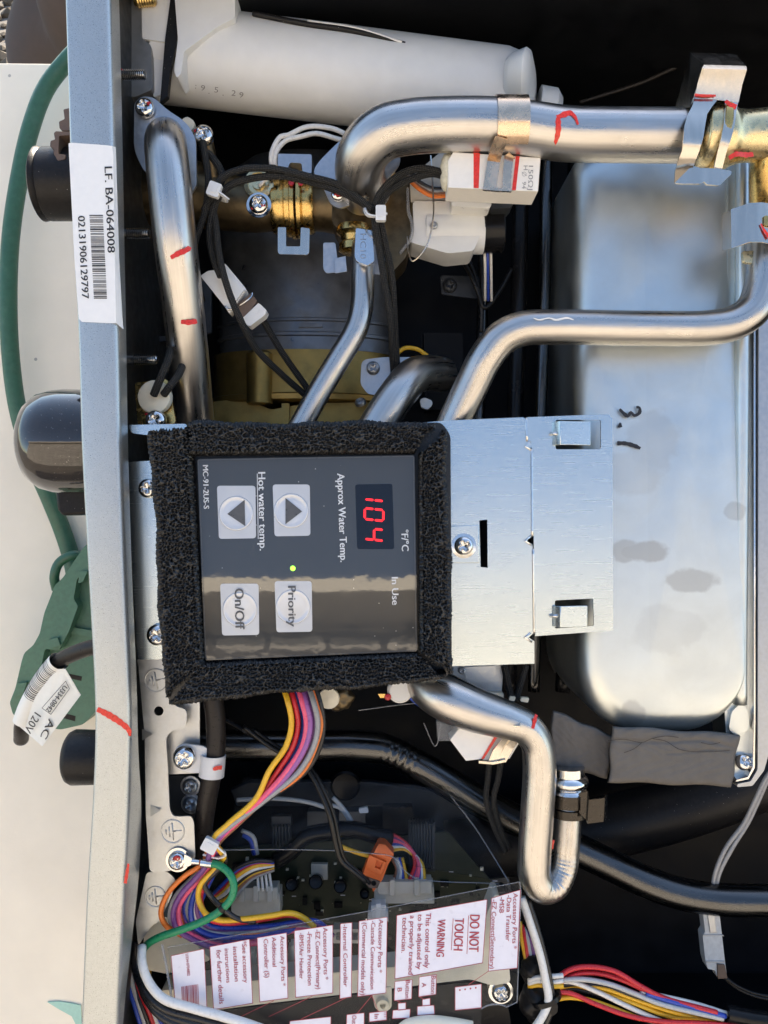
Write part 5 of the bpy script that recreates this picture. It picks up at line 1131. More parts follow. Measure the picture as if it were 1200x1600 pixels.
# valve motor
mo = thing('valve_motor', 'white stepper motor with dark glossy end under the ceramic heater, behind clear film', 'motor', 710, 350, -220)
g = G(); plate(g, roundpoly([(645, 314), (700, 314), (760, 322), (760, 345), (740, 392), (700, 396), (640, 378), (646, 350)], 6), (), -190, 80); obj('gear_case', g, M['milk'], mo, bev=5, seg=3)
g = G(); tube(g, [(665, 362, -225), (755, 362, -225)], 40, 40, 10, sp=False); obj('motor_can', g, M['milk'], mo)
g = G(); tube(g, [(753, 360, -225), (786, 359, -225)], 41, 40, 8, sp=False); obj('dark_end', g, M['blackp'], mo, bev=3)
g = G(); plate(g, roundpoly([(706, 285), (768, 287), (768, 320), (764, 326), (706, 322)], 3), (), -150, 60); obj('connector_block', g, M['white'], mo, bev=2)
g = G(); plate(g, roundpoly([(768, 288), (804, 292), (804, 315), (796, 325), (768, 326)], 4), (), -158, 50); obj('dark_bracket', g, M['cast'], mo, bev=2)
g = G(); plate(g, roundpoly([(640, 278), (690, 236), (706, 245), (706, 312), (642, 316)], 3), (), -195, 30); obj('rear_block', g, M['beigeplastic'], mo, bev=2)
g = G(); tube(g, [(637, 294, -190), (638, 330, -185), (644, 350, -185), (642, 372, -185), (625, 396, -200)], 3, 10, 5); obj('film_edge', g, M['clearcover'], mo)
g = G(); tube(g, [(673, 243, -150), (676, 290, -150), (677, 340, -150), (666, 385, -150), (645, 408, -150), (638, 395, -160), (636, 370, -170)], 1.5, 8, 4); obj('film_seam', g, M['clip'], mo)
screw(mo, 678, 352, -182, 6, 'flange')
for i, (c_, dy) in enumerate((('orange', 8), ('brown', 4), ('grey', 0), ('black', -4))):
    wire(['orange', 'brown', 'grey', 'black'][i] + ' wire looping behind the braided leads into the valve motor', [(638, 272 + dy, -180), (655, 288 + dy, -175), (676, 298 + dy, -175), (700, 298 + dy, -180)], 3.5, c_, grp='motor wires under the braided leads')
g = G(); tube(g, [(632, 590, -260), (618, 560, -258), (630, 545, -258), (650, 545, -262), (668, 556, -266)], 4, 10, 4); obj('yellow_lead', g, WM['yellow'], None, 'yellowish lead looping over the top of the stub elbow', 'wire')
g = G(); plate(g, roundpoly([(656, 624), (664, 621), (675, 626), (676, 632), (668, 640), (658, 636)], 3), (), -200, 14); obj('spade_terminal', g, M['milk'], None, 'small milky terminal cover just right of the stub pipe', 'terminal', bev=2)
for i, p in enumerate(([(715, 395, -360), (735, 430, -350), (750, 470, -350), (752, 520, -360)], [(728, 395, -360), (745, 440, -350), (757, 480, -352), (780, 455, -360), (800, 420, -370)], [(750, 395, -360), (753, 440, -360), (752, 500, -370)])):
    wire(['left dark wire', 'middle dark wire forking to the right', 'right dark wire'][i] + ' hanging deep below the valve motor', p, 5, 'blackwire', grp='dark wires below the valve motor')
for i, (x, c_) in enumerate(((757, 'white'), (762, 'blue'), (767, 'white'))):
    wire(['left white', 'blue', 'right white'][i] + ' wire stub just below the dark end of the valve motor', [(x, 392, -250), (x + 1, 410, -260), (x + 1, 470, -330)], 2.5, c_, grp='wire stubs below the valve motor')
wire('thin dark cable slanting across the black casing at the top', [(905, 160, -400), (1000, 130, -400), (1080, 98, -400), (1240, 90, -400)], 4, 'cable')

# ================================================================== RIBBON OF COLOURED WIRES BELOW THE FOAM
seq = ['yellow', 'red', 'blue', 'violet', 'purple', 'lightgrey', 'orange', 'black', 'pink', 'brown']
tgt = ['black', 'orange', 'purple', 'lightgrey', 'pink', 'brown']
GW = 'coloured wires from the control panel'
loops = {
 'orange': [(316, 1350), (290, 1368), (262, 1395), (252, 1425), (260, 1447), (285, 1462)],
 'grey': [(318, 1352), (300, 1372), (275, 1400), (266, 1425), (270, 1446), (290, 1462)],
 'purple': [(322, 1352), (306, 1372), (283, 1398), (272, 1425), (276, 1450), (300, 1468), (330, 1480), (370, 1484)],
 'pink': [(328, 1352), (314, 1372), (290, 1398), (278, 1422), (284, 1448), (310, 1466), (340, 1477), (380, 1476), (430, 1470)],
 'brown': [(335, 1350), (320, 1372), (304, 1396), (296, 1420), (304, 1440), (325, 1455), (355, 1462), (400, 1462)],
 'blue': [(345, 1345), (330, 1362), (308, 1390), (298, 1420), (304, 1446), (325, 1460), (360, 1465), (410, 1460), (450, 1450), (485, 1450)],
 'violet': [(342, 1350), (325, 1366), (305, 1392), (288, 1420), (296, 1448), (320, 1464), (350, 1470), (392, 1474), (430, 1476)],
 'yellow': [(350, 1340), (335, 1358), (314, 1382), (311, 1405), (322, 1428), (345, 1438), (385, 1436), (420, 1430), (455, 1427), (475, 1436), (492, 1449)],
 'red': [(350, 1345), (332, 1366), (316, 1392), (314, 1412), (325, 1434), (350, 1442), (385, 1440), (420, 1434), (450, 1429), (470, 1433)],
 'black': [(352, 1342), (338, 1360), (320, 1382), (330, 1400), (350, 1420), (372, 1435), (400, 1440)],
}
order = ['yellow', 'red', 'blue', 'violet', 'purple', 'orange', 'grey', 'brown', 'black', 'pink']
top = {'yellow': 453, 'red': 463, 'blue': 472, 'violet': 481, 'purple': 488, 'orange': 498, 'grey': 493, 'brown': 484, 'black': 503, 'pink': 476}
tie = {'yellow': -6, 'red': -4, 'blue': -2, 'violet': 0, 'purple': -7, 'orange': -11, 'grey': -5, 'brown': 6, 'black': -13, 'pink': 2}
for i, c_ in enumerate(order):
    x = top[c_]; off = (x - 478) * .55; k = tie[c_]; zz = -40 - (i % 3) * 8
    p = [(x - 12, 1070, -60), (x - 4, 1095, zz), (x + 3, 1130, zz), (x - 4 + off * .1, 1165, zz), (x - 28 + off * .25, 1205, zz), (410 + off * .7, 1248, zz - 2), (365 + k * .8 + off * .3, 1288, zz - 4), (338 + k * .5, 1315 + k * .4, -54 - (i % 3) * 6)]
    lp = loops[c_]; z0 = -70 - (i % 4) * 9
    p += [(a, b, z0 - j * 3) for j, (a, b) in enumerate(lp)]
    lab = {'orange': 'orange wire making the outermost left loop of the control panel bundle', 'grey': 'grey wire just inside the orange outermost loop', 'purple': 'dark purple wire looping between the grey and pink ones',
           'pink': 'bright pink wire of the control panel bundle, running under the clear sheet', 'brown': 'brown wire looping between pink and blue', 'blue': 'blue wire looping low and rising again under the clear sheet',
           'violet': 'violet wire at the middle of the ribbon where it leaves the foam', 'yellow': 'yellow wire on the left edge of the ribbon, arching over the others at lower right', 'red': 'red wire directly beside the yellow edge wire', 'black': 'black wire on the right edge of the ribbon below the foam'}[c_]
    wire(lab, p, 4.6, c_, grp=GW, n=12, step=5)
for i, (c_, dx) in enumerate((('blue', 0), ('pink', 8), ('white', 14), ('orange', -9), ('grey', 4), ('purple', 20), ('blue', 24))):
    p = [(330 + dx * .6, 1345 + (i % 3), -88), (300 + dx, 1385, -96), (288 + dx, 1420, -104), (300 + dx, 1450 - i, -110), (340 + dx, 1468 - 3 * i, -112), (400 + dx, 1470 - 4 * i, -110), (470 + dx, 1452 - 2 * i, -112), (520, 1462, -130)]
    wire(['lower blue', 'inner pink', 'white', 'inner orange', 'inner grey', 'inner purple', 'upper blue'][i] + ' wire in the back layer of the loop beside the grounding plate', p, 4.2, c_, grp='back layer of the coloured wire loop', n=10)
wire('black twin cable slanting from the dark tube down to the orange connector', [(380, 1135, -150), (420, 1165, -150), (455, 1185, -140), (480, 1202, -130), (500, 1235, -120), (515, 1275, -115), (525, 1320, -115), (534, 1345, -120), (552, 1362, -125), (572, 1378, -130)], 4.5, 'blackwire', cat='cable')
wire('black and white twin cable beside it ending at the orange connector', [(395, 1140, -155), (430, 1165, -155), (462, 1185, -145), (487, 1202, -135), (507, 1235, -125), (522, 1275, -120), (531, 1318, -120), (540, 1345, -125), (558, 1360, -130), (578, 1380, -134)], 3.6, 'blackwire', cat='cable')
wire('black sleeve with pale band running from the cable toward the ribbon', [(344, 1120, -200), (380, 1140, -200), (430, 1168, -190), (470, 1190, -180)], 5, 'blackp', cat='cable')
g = G(); tube(g, [(380, 1138, -190), (387, 1142, -190)], 6.2, 12, 3, sp=False); obj('sleeve_print', g, M['cast'], None, 'pale printed band on the thin black sleeve', 'band')
# earth wire with ring terminal
ew = thing('earth_wire', 'green earth wire with crimped ring terminal bolted to the grounding plate', 'wire', 330, 1350, -60)
g = G(); tube(g, [(328, 1349, -64), (340, 1351, -62), (356, 1362, -56), (365, 1380, -52), (362, 1402, -50), (345, 1422, -50), (320, 1438, -54), (285, 1452, -60), (250, 1464, -72), (232, 1474, -90), (222, 1486, -110)], 6.2, 16, 4); obj('insulation', g, WM['green'], ew, smooth=True)
g = G(); plate(g, roundpoly([(288, 1335), (298, 1340), (302, 1344), (302, 1350), (294, 1354), (286, 1356)], 2), (), -72, 3); obj('ring_tongue', g, M['chrome'], ew, bev=.8)
g = G(); tube(g, [(300, 1346, -66), (312, 1347, -65)], 5, 12, 3, sp=False); tube(g, [(314, 1348, -64), (331, 1350, -63)], 6.6, 12, 3, sp=False); obj('crimp', g, M['chrome'], ew)
g = G(); tube(g, [(345, 1422, -49.5), (350, 1417, -49.5)], 6.6, 14, 3, sp=False); obj('black_mark', g, M['blackwire'], ew)

# ================================================================== CIRCUIT BOARD COMPARTMENT
pc_ = thing('circuit_board', 'green circuit board with capacitors and connectors under the clear sheet', 'circuit board', 520, 1420, -260)
g = G(); plate(g, roundpoly([(300, 1330), (700, 1300), (770, 1380), (790, 1540), (300, 1590)], 6), (), -300, 8); obj('board', g, M['pcb'], pc_, bev=1)
def capc(x, y, r, h, m='blackp', z=-296):
    g = G(); lathe(g, [(r, 0), (r, h - 2), (r - 2, h), (r * .6, h - 1), (.01, h - 1)], P(x, y, z), (0, 0.35, 1), 24); return obj('capacitor', g, M[m], pc_, smooth=40)
capc(496, 1375, 13, 45); capc(533, 1382, 12, 42); capc(458, 1380, 12, 30); capc(570, 1395, 9, 26); capc(420, 1350, 13, 30)
g = G()
for i in range(26):
    x = 440 + (i * 53) % 330; y = 1395 + (i * 29) % 130; sz = 5 + (i * 7) % 9; box(g, x, y, x + sz, y + sz * .6, -292, 8)
obj('chip', g, M['blackp'], pc_, bev=.5)
r2 = random.Random(4)
for nm_, cnt, m_, lo, hi, zt in (('resistor', 34, 'cream', 3, 6, 5), ('chip', 26, 'blackp', 6, 14, 8), ('solder_pad', 60, 'chrome', 1.2, 2.4, 1.2), ('diode', 16, 'brownplastic', 3, 6, 6), ('marking', 22, 'sheetlabel', 4, 9, .6)):
    g = G()
    for _ in range(cnt):
        x = r2.uniform(345, 775); y = r2.uniform(1335 + (x - 345) * .04, 1520); sz = r2.uniform(lo, hi); q_ = r2.choice((.45, .6, 1.0, 1.8))
        if nm_ == 'marking': q_ = .15
        box(g, x, y, x + sz, y + sz * q_, -292 + zt - 6, zt)
    obj(nm_, g, M[m_], pc_, kind='stuff', smooth=False)
for (x, y, w_, h_) in ((640, 1440, 60, 26), (700, 1455, 46, 24), (520, 1452, 44, 22), (360, 1452, 40, 20), (620, 1478, 90, 18), (440, 1500, 60, 18)):
    g = G(); plate(g, rbox(x, y, x + w_, y + h_, 2), [rbox(x + 5, y + 5, x + w_ - 5, y + h_ - 5, 1)], -266, 26); plate(g, rbox(x + 5.5, y + 5.5, x + w_ - 5.5, y + h_ - 5.5, 1), (), -280, 6); obj('socket', g, M['beigeplastic'], pc_, bev=1)
g = G(); plate(g, [(486, 1350), (512, 1350), (512, 1375), (486, 1375)], (), -285, 10); obj('relay', g, M['beigeplastic'], pc_, bev=1)
def conn(label, x0, y0, x1, y1, z, m='cream', ribs=2):
    t = thing('header_connector', label, 'connector', (x0 + x1) / 2, (y0 + y1) / 2, z)
    g = G(); plate(g, [(x0, y0 + 10), (x1, y0 + 8), (x1 + 1, y1), (x0 - 2, y1)], (), z, 40); obj('housing', g, M[m], t, bev=1.5)
    g = G(); plate(g, [(x0 + 4, y0), (x1 - 3, y0 - 1), (x1 - 3, y0 + 18), (x0 + 4, y0 + 20)], (), z + 8, 30); obj('plug', g, M[m], t, bev=1.5)
    g = G()
    for k in range(ribs):
        x = x0 + (x1 - x0) * (k + .7) / (ribs + .4); box(g, x - 4, y0 - 3, x + 4, y0 + 22, z + 14, 12)
    obj('latch', g, M[m], t, bev=1); return t
conn('cream wire connector at the left of the circuit board, below the striped wires', 362, 1388, 437, 1432, -210, 'beigeplastic', 3)
conn('wide cream connector just right below the orange connector', 586, 1378, 678, 1412, -215, 'beigeplastic', 2)
conn('small white connector touching the top edge of the printed clear sheet', 576, 1415, 606, 1440, -200, 'milk', 1)
conn('white connector half hidden behind the accessory port labels, left', 340, 1490, 400, 1530, -200, 'cream', 2)
conn('small white connector behind the labels, middle', 448, 1480, 470, 1520, -200, 'cream', 1)
g = G()
for i in range(9): plate(g, [(640 + i * 4.4, 1288), (642.2 + i * 4.4, 1288), (642.2 + i * 4.4, 1360), (640 + i * 4.4, 1360)], (), -270, 30)
plate(g, [(638, 1284), (680, 1284), (680, 1362), (638, 1362)], (), -290, 12); hs = obj('heat_sink', g, M['cast'], None, 'finned grey heat sink right of the orange connector', 'heat sink', bev=.4)
g = G()
for i in range(6): plate(g, [(425 + i * 5, 1292), (427.5 + i * 5, 1292), (427.5 + i * 5, 1325), (425 + i * 5, 1325)], (), -270, 30)
plate(g, [(424, 1276), (455, 1276), (455, 1292), (424, 1292)], (), -285, 16); obj('heat_sink', g, M['cast'], None, 'small finned grey heat sink left of the twin cable', 'heat sink', bev=.4)
for i, (x0, y0, x1, y1) in enumerate(((480, 1268, 512, 1298), (530, 1268, 571, 1294), (598, 1262, 645, 1300))):
    g = G(); plate(g, rbox(x0, y0, x1, y1, 3), (), -300, 26); obj('transformer', g, M['cast' if i < 2 else 'blackp'], None, ['grey square component behind the twin cable', 'grey square component just right of the twin cable', 'black square component below the wrinkled tube bend'][i], 'component', bev=2)
g = G(); lathe(g, [(30, 0), (30, 40), (26, 44), (.01, 44)], P(541, 1218, -420), (0, 0, 1), 32); obj('rubber_bump', g, M['blackp'], None, 'round black rubber foot below the dark tube', 'foot')
oc = thing('orange_connector', 'bright orange two-pin connector tilted above the circuit board', 'connector', 590, 1355, -170)
g = G(); plate(g, roundpoly([(592, 1318), (602, 1320), (616, 1335), (606, 1352), (598, 1374), (583, 1394), (580, 1381), (565, 1372), (572, 1352), (584, 1333)], 2), (), -165, 28); obj('housing', g, M['orange'], oc, bev=2)
g = G(); plate(g, [(577, 1336), (604, 1348), (596, 1368), (570, 1356)], [[(590, 1346), (598, 1350), (594, 1360), (587, 1357)]], (), -158, 8) if False else plate(g, [(577, 1336), (604, 1348), (596, 1368), (570, 1356)], [[(589, 1345), (598, 1349), (594, 1359), (586, 1356)]], -158, 8); obj('latch', g, M['orange'], oc, bev=1)
g = G(); plate(g, [(566, 1368), (594, 1378), (590, 1388), (577, 1388), (564, 1374)], (), -162, 18); obj('wire_side', g, M['brownplastic'], oc, bev=1)
g = G(); lathe(g, [(4.5, 0), (4.6, .6), (.01, .7)], P(573, 1374, -161.8), (0, 0, 1), 14); lathe(g, [(4.5, 0), (4.6, .6), (.01, .7)], P(584, 1380, -161.8), (0, 0, 1), 14); obj('wire_hole', g, M['blackp'], oc)
g = G(); tube(g, [(532, 1322, -190), (552, 1330, -188), (578, 1338, -185)], 4, 10, 4); obj('yellow_lead', g, WM['yellow'], None, 'short yellow wire entering the orange connector from the left', 'wire')
RW = [('red', 0), ('purple', 1), ('pink', 2), ('pink', 3), ('blue', 4), ('white', 5), ('yellow', 6)]
for i, (c_, k) in enumerate(RW):
    p = [(600 + 2 * k, 1300 + 5 * k - 2, -235), (622 + 2 * k, 1308 + 3 * k, -232), (642 + k, 1325 + 2 * k, -230), (652 + 2 * k - 4, 1350, -226), (634 + 5 * k, 1388, -215)]
    wire('%s wire number %d of the fan right of the orange connector' % (c_, i + 1) if False else ['red wire on top of the fan', 'purple wire next in the fan', 'outer pink wire of the fan', 'inner pink wire of the fan', 'blue wire of the fan', 'white wire of the fan', 'yellow wire crossing low over the fan'][i] + ' right of the orange connector', p, 3.6, c_, grp='wire fan into the wide cream connector', n=10)
for i, c_ in enumerate(('brown', 'grey', 'white', 'blue', 'yellow')):
    wire(['leftmost brown', 'grey', 'white', 'blue', 'rightmost yellow'][i] + ' wire dropping from behind the orange connector into the wide cream connector', [(612 + 4 * i, 1340, -230), (620 + 3 * i, 1360, -226), (606 + 8 * i, 1390, -214)], 3.2, c_, grp='wires behind the orange connector', n=8)
ST = [('black', 0), ('blue', 1), ('red', 2), ('yellow', 3), ('white', 4), ('black', 5), ('yellow', 6), ('brown', 7), ('grey', 8)]
for i, (c_, k) in enumerate(ST):
    p = [(428, 1346 + k * 1.5, -190), (400 - k, 1344 + k * 3.6, -180), (372, 1354 + k * 5, -178), (348 + k, 1378 + k * 4.2, -186), (330 + 2 * k, 1396 + k * 2, -200)]
    wire(['top black', 'upper blue', 'red', 'upper yellow', 'white', 'lower black', 'lower yellow', 'brown', 'bottom grey'][i] + ' wire of the striped fan left of the circuit board', p, 4.0, c_, grp='striped wire fan left of the circuit board', n=10)
for i in range(4): wire(['first', 'second', 'third', 'fourth'][i] + ' short white wire dropping into the left cream connector, counted from the left', [(402 + i * 6, 1360, -200), (404 + i * 7, 1392, -198)], 2.6, 'white', grp='short white wires into the left cream connector', n=8)
wire('white and blue wires curving at the start of the clear sheet, blue one', [(380, 1304, -220), (392, 1312, -215), (398, 1335, -215)], 5, 'blue')
wire('light grey wire curving beside the blue one near the clear sheet top', [(378, 1298, -222), (395, 1306, -217), (402, 1335, -215)], 4, 'lightgrey')
g = G(); tube(g, [(432, 1345, -215), (455, 1330, -210), (480, 1306, -205), (520, 1298, -205), (552, 1296, -208), (590, 1306, -215), (612, 1308, -220)], 15, 20, 5, jit=1); obj('taped_harness', g, M['blackp'], None, 'shiny black taped harness crossing above the circuit board', 'harness', smooth=True)
for i, p in enumerate(([(370, 1250, -240), (430, 1248, -235), (480, 1254, -230), (510, 1262, -230)], [(520, 1246, -225), (536, 1262, -222), (550, 1285, -222), (552, 1300, -225)], [(510, 1258, -225), (530, 1262, -222), (545, 1282, -222), (548, 1300, -225)])):
    wire(['faint white cable lying under the clear sheet left of the twin cable', 'outer white wire bending down right of the twin cable', 'inner white wire bending down right of the twin cable'][i], p, 4, 'lightgrey', grp='white wires under the clear sheet')
g = G(); plate(g, roundpoly([(560, 1264), (574, 1261), (576, 1270), (562, 1271)], 2), (), -225, 8); obj('wire_end', g, M['white'], None, 'tiny white wire end cap under the wrinkled tube bend', 'cap', bev=1)
g = G(); plate(g, [(360, 1235), (390, 1222), (580, 1222), (700, 1240), (790, 1330), (800, 1400), (760, 1400), (700, 1300), (600, 1260), (370, 1260)], (), -440, 20); obj('compartment_rim', g, M['cast'], None, 'dim grey rim of the electronics compartment behind the clear sheet', 'rim', bev=2)

# ================================================================== CREAM TRAY
tr = thing('board_tray', 'cream plastic tray carrying the circuit board along the bottom edge', 'tray', 500, 1540, -180)
g = G(); plate(g, roundpoly([(226, 1440), (262, 1432), (300, 1470), (330, 1500), (262, 1522), (222, 1514)], 6), (), -150, 60); obj('corner', g, M['cream'], tr, bev=3)
g = G(); plate(g, roundpoly([(250, 1548), (400, 1532), (600, 1512), (700, 1505), (742, 1490), (760, 1430), (772, 1398), (780, 1398), (788, 1440), (798, 1535), (770, 1540), (735, 1530), (700, 1534), (600, 1546), (400, 1570), (250, 1590)], 7), (), -128, 50); obj('rail', g, M['cream'], tr, bev=3, seg=3)
g = G(); plate(g, roundpoly([(268, 1462), (790, 1392), (800, 1404), (268, 1476)], 3), (), -330, 40); obj('back_rail', g, M['cast'], tr, bev=2)
g = G(); plate(g, [(240, 1592), (400, 1572), (600, 1548), (700, 1537), (740, 1533), (790, 1548), (800, 1600), (800, 1700), (240, 1700)], (), -200, 30); obj('black_strip', g, M['blackp'], tr, bev=2)
g = G(); lathe(g, [(13, -40), (11.5, 0), (10.5, 2), (5, 2), (4, -8)], P(598, 1571, -120), (0, 0, 1), 24); obj('boss', g, M['cream'], tr)
g = G(); plate(g, roundpoly([(580, 1545), (612, 1541), (612, 1575), (600, 1583), (586, 1576)], 5), (), -126.5, 30); obj('boss_web', g, M['cream'], tr, bev=2)
g = G(); lathe(g, [(20, -40), (19, -2), (17, 0), (.01, 0)], P(780, 1545, -165), (0, 0, 1), 24); obj('screw_boss', g, M['cream'], tr)
screw(tr, 783, 1551, -150, 15, rot=50, washer=True)
# ================================================================== CLEAR PRINTED SHEET
SZ = -66
sh = thing('warning_sheet', 'clear plastic sheet printed with red DO NOT TOUCH WARNING and accessory port labels', 'sheet', 540, 1500, SZ)
g = G(); plate(g, [(262, 1480), (420, 1452), (600, 1419), (720, 1397), (812, 1378), (814, 1392), (811, 1480), (808, 1566), (790, 1574), (780, 1570), (752, 1574), (752, 1700), (285, 1700), (272, 1560)], (), SZ, 1.2); obj('film', g, M['clear'], sh, smooth=False)
g = G(); tube(g, [(253, 1476, SZ - 4), (258, 1500, SZ - 2), (268, 1560, SZ), (278, 1640, SZ)], 2.2, 8, 6); tube(g, [(262, 1480, SZ), (420, 1452, SZ), (600, 1419, SZ), (812, 1378, SZ)], .7, 6, 20); tube(g, [(812, 1378, SZ), (814, 1392, SZ), (811, 1480, SZ), (808, 1566, SZ), (790, 1574, SZ)], .9, 6, 10, sp=False); obj('film_edge', g, M['clearcover'], sh)
g = G(); tube(g, [(752, 1576, SZ), (762, 1571, SZ + 2), (776, 1569, SZ + 2), (790, 1572, SZ)], 1.3, 6, 3); obj('torn_edge', g, M['clearcover'], sh)
labs = [[(267.5, 1493), (319, 1482), (330, 1700), (286, 1700)], [(328, 1479), (390, 1467), (395, 1567), (334, 1577)], [(402, 1465), (448, 1457), (450, 1559), (406, 1565)], [(460, 1454), (520, 1445), (520, 1551), (462, 1558)],
        [(532, 1443), (550, 1441), (549, 1557), (531, 1560)], [(561, 1439), (605, 1432.5), (603, 1551), (559, 1556.5)], [(620, 1430), (761, 1405), (754, 1504), (617, 1529)], [(768, 1403), (813, 1390), (808, 1512), (763, 1517)],
        [(617, 1533), (644, 1530), (643, 1560), (616, 1563)], [(655, 1526), (682, 1522), (681, 1553), (654, 1557)], [(622, 1567), (634, 1566), (634, 1577), (622, 1578)], [(614, 1578), (641, 1576), (640, 1590), (613, 1591)],
        [(660, 1561), (672, 1559), (672, 1570), (660, 1571)], [(652, 1572), (678, 1570), (679, 1584), (652, 1586)], [(711, 1542), (752, 1537), (752, 1574), (711, 1578)], [(542, 1585), (569, 1582), (569, 1610), (541, 1610)], [(577, 1582), (604, 1579), (604, 1593), (577, 1596)], [(453, 1595), (517, 1588), (517, 1620), (452, 1620)]]
g = G(); gb_ = G()
for q_ in labs:
    quad(g, q_, SZ, .5)
    for i in range(len(q_)): line(gb_, q_[i], q_[(i + 1) % 4], .9, SZ, 1.1)
obj('printed_field', g, M['sheetlabel'], sh, smooth=False)
for a, b in (((763, 1517), (732, 1538)), ((581, 1555), (558, 1583)), ((581, 1555), (591, 1580)), ((540, 1559), (470, 1592)), ((488, 1556), (420, 1588)), ((428, 1563), (372, 1590)), ((655, 1557), (664, 1561)), ((620, 1563), (628, 1567)), ((732, 1430), (729.5, 1490)), ((708, 1434.7), (705, 1484))):
    line(gb_, a, b, .9, SZ, 1.1)
for k, y in enumerate((1585, 1588, 1591)): line(gb_, (600, 1582 + 3 * k), (604, 1582 + 3 * k), .8, SZ, 1.2)
for k in range(4): lathe(gb_, [(1.0, 0), (1.5, .05)], P(718.5 + k * 8.3, 1547 - k * 1.2, SZ + 1.2), (0, 0, 1), 10)
obj('printed_frame', gb_, M['printred'], sh, smooth=False)
g = G()
for s, a, b, h, bo in (('DO NOT', (734.5, 1429), (732.5, 1486), 15, .4), ('TOUCH', (711, 1434), (708.5, 1484), 14, .4), ('WARNING', (684, 1436), (681.5, 1494), 12, .3), ('This control only', (665.5, 1426), (663, 1512), 8, .1), ('to be adjusted by', (653, 1428), (651, 1514), 7.5, .1),
        ('a properly trained', (641, 1430), (638, 1522), 7.5, .1), ('technician.', (629, 1433), (627, 1488), 7.5, .1), ('Accessory Ports *', (592, 1436), (590, 1519), 7, .05), ('-Cascade Communication', (580, 1438), (578.5, 1545), 6.5, .05), ('(Commercial models only)', (566.5, 1441), (563.5, 1554), 7, .05),
        ('-Internal Controller', (536, 1444), (537, 1541), 6.5, .05), ('Accessory Ports *', (505, 1449), (506, 1530), 7, .05), ('-EZ Connect(Primary)', (493, 1452), (494, 1545), 7, .05), ('-Freeze Protection', (480, 1455), (481, 1539), 7, .05), ('-BMS/Air Handler', (468, 1457), (468, 1529), 6.5, .05),
        ('Accessory Ports *', (438, 1462), (440, 1540), 6.5, .05), ('Additional', (425, 1464), (426, 1510), 6.5, .05), ('Controller (S)', (412, 1467), (414, 1527), 7, .05), ('*See accessory', (378, 1470), (381, 1535), 7, .05), ('installation', (364, 1479), (367, 1533), 7, .05), ('instructions', (351, 1482), (354, 1535), 6.5, .05),
        ('for further details', (338, 1484), (343, 1568), 7.5, .05), ('U334-0704802', (290, 1490), (293, 1524), 4.5, .05), ('Accessory Ports *', (802, 1395), (800, 1482), 7, .05), ('-Data Transfer', (792, 1398), (790, 1470), 7, .05), ('-MSB', (781, 1401), (780, 1426), 7, .05), ('-EZ Connect(Secondary)', (769, 1405), (765, 1513), 7, .05),
        ('Button', (634, 1531), (633, 1559), 7, .05), ('B', (621, 1543), (621, 1549), 7, .05), ('Button', (674, 1524), (673, 1552), 7, .05), ('A', (659, 1535), (659, 1542), 7, .05), ('Out', (550, 1586), (550, 1599), 7, .05), ('In', (585, 1584), (585, 1591), 7, .05)):
    text(g, s, a, b, h, SZ, 1.3, bo)
obj('lettering', g, M['printred'], sh, smooth=False)
g = G(); r2 = random.Random(8); x = 284.0
while x < 311:
    wd = r2.choice((.8, .8, 1.5)); line(g, (x, 1541 - (x - 284) * .15), (x + 5, 1640), wd, SZ, 1.2); x += wd + r2.choice((.7, .9, 1.4))
obj('barcode', g, M['printred'], sh, smooth=False)
# rear cover film, folded up behind
rf = thing('rear_film', 'clear plastic cover film rising behind the printed sheet, tinted and reflecting', 'film', 600, 1300, -170)
g = G(); plate(g, [P(345, 1328, -150), P(480, 1328, -150), P(600, 1334, -150), P(640, 1352, -150), P(790, 1378, -150), P(780, 1330, -230), P(720, 1240, -230), P(640, 1225, -230), P(380, 1215, -230)], (), 0, 1.2, px=False) ; obj('film', g, M['clear'], rf, smooth=False)
g = G(); tube(g, [(345, 1328, -148), (480, 1328, -148), (575, 1333, -148), (615, 1340, -148), (632, 1360, -148), (650, 1372, -148), (780, 1381, -148)], .9, 6, 5); tube(g, [(705, 1245, -225), (740, 1290, -200), (772, 1340, -170), (795, 1378, -140)], 1.1, 6, 5); tube(g, [(560, 1110, -160), (660, 1100, -160), (686, 1110, -155), (686, 1150, -160), (680, 1166, -165), (662, 1130, -170)], .9, 6, 5); obj('film_edge', g, M['clearcover'], rf)
g = G(); plate(g, [(682, 1128), (725, 1130), (705, 1158), (684, 1158)], (), -150, 30); obj('clear_block', g, M['clearcover'], None, 'smoky clear plastic block left of the angular ceramic heater', 'cover', bev=1)

# ================================================================== BOTTOM EDGE CABLES
wire('thick white cable sweeping along the bottom left corner over the black ones', [(222, 1478, -80), (222, 1505, -62), (232, 1535, -50), (255, 1560, -44), (300, 1575, -42), (350, 1588, -42), (400, 1604, -42), (450, 1625, -44)], 7.5, 'white', cat='cable', n=18)
for i in range(3):
    wire(['upper', 'middle', 'lowest'][i] + ' black cable hugging the thick white cable at the bottom left', [(214 + i, 1470, -110), (212 + 2 * i, 1510, -106), (224 + i, 1545 + 5 * i, -75), (255, 1575 + 7 * i, -58), (310, 1592 + 8 * i, -54), (380, 1610 + 8 * i, -54)], 6.5, 'black', grp='black cables at the bottom left', cat='cable', n=14)
for i, c_ in enumerate(('blue', 'lightgrey', 'black', 'red', 'white', 'blue', 'lightgrey')):
    wire(['outer blue', 'outer pale grey', 'black', 'red', 'white', 'inner blue', 'inner pale grey'][i] + ' wire of the fan in the bottom left corner', [(198 + i * 3, 1500 + i * 4, -160), (202 + i * 4, 1535 + i * 3, -150), (212 + i * 6, 1575, -140), (228 + i * 7, 1625, -140)], 4, c_, grp='wire fan in the bottom left corner', n=10)
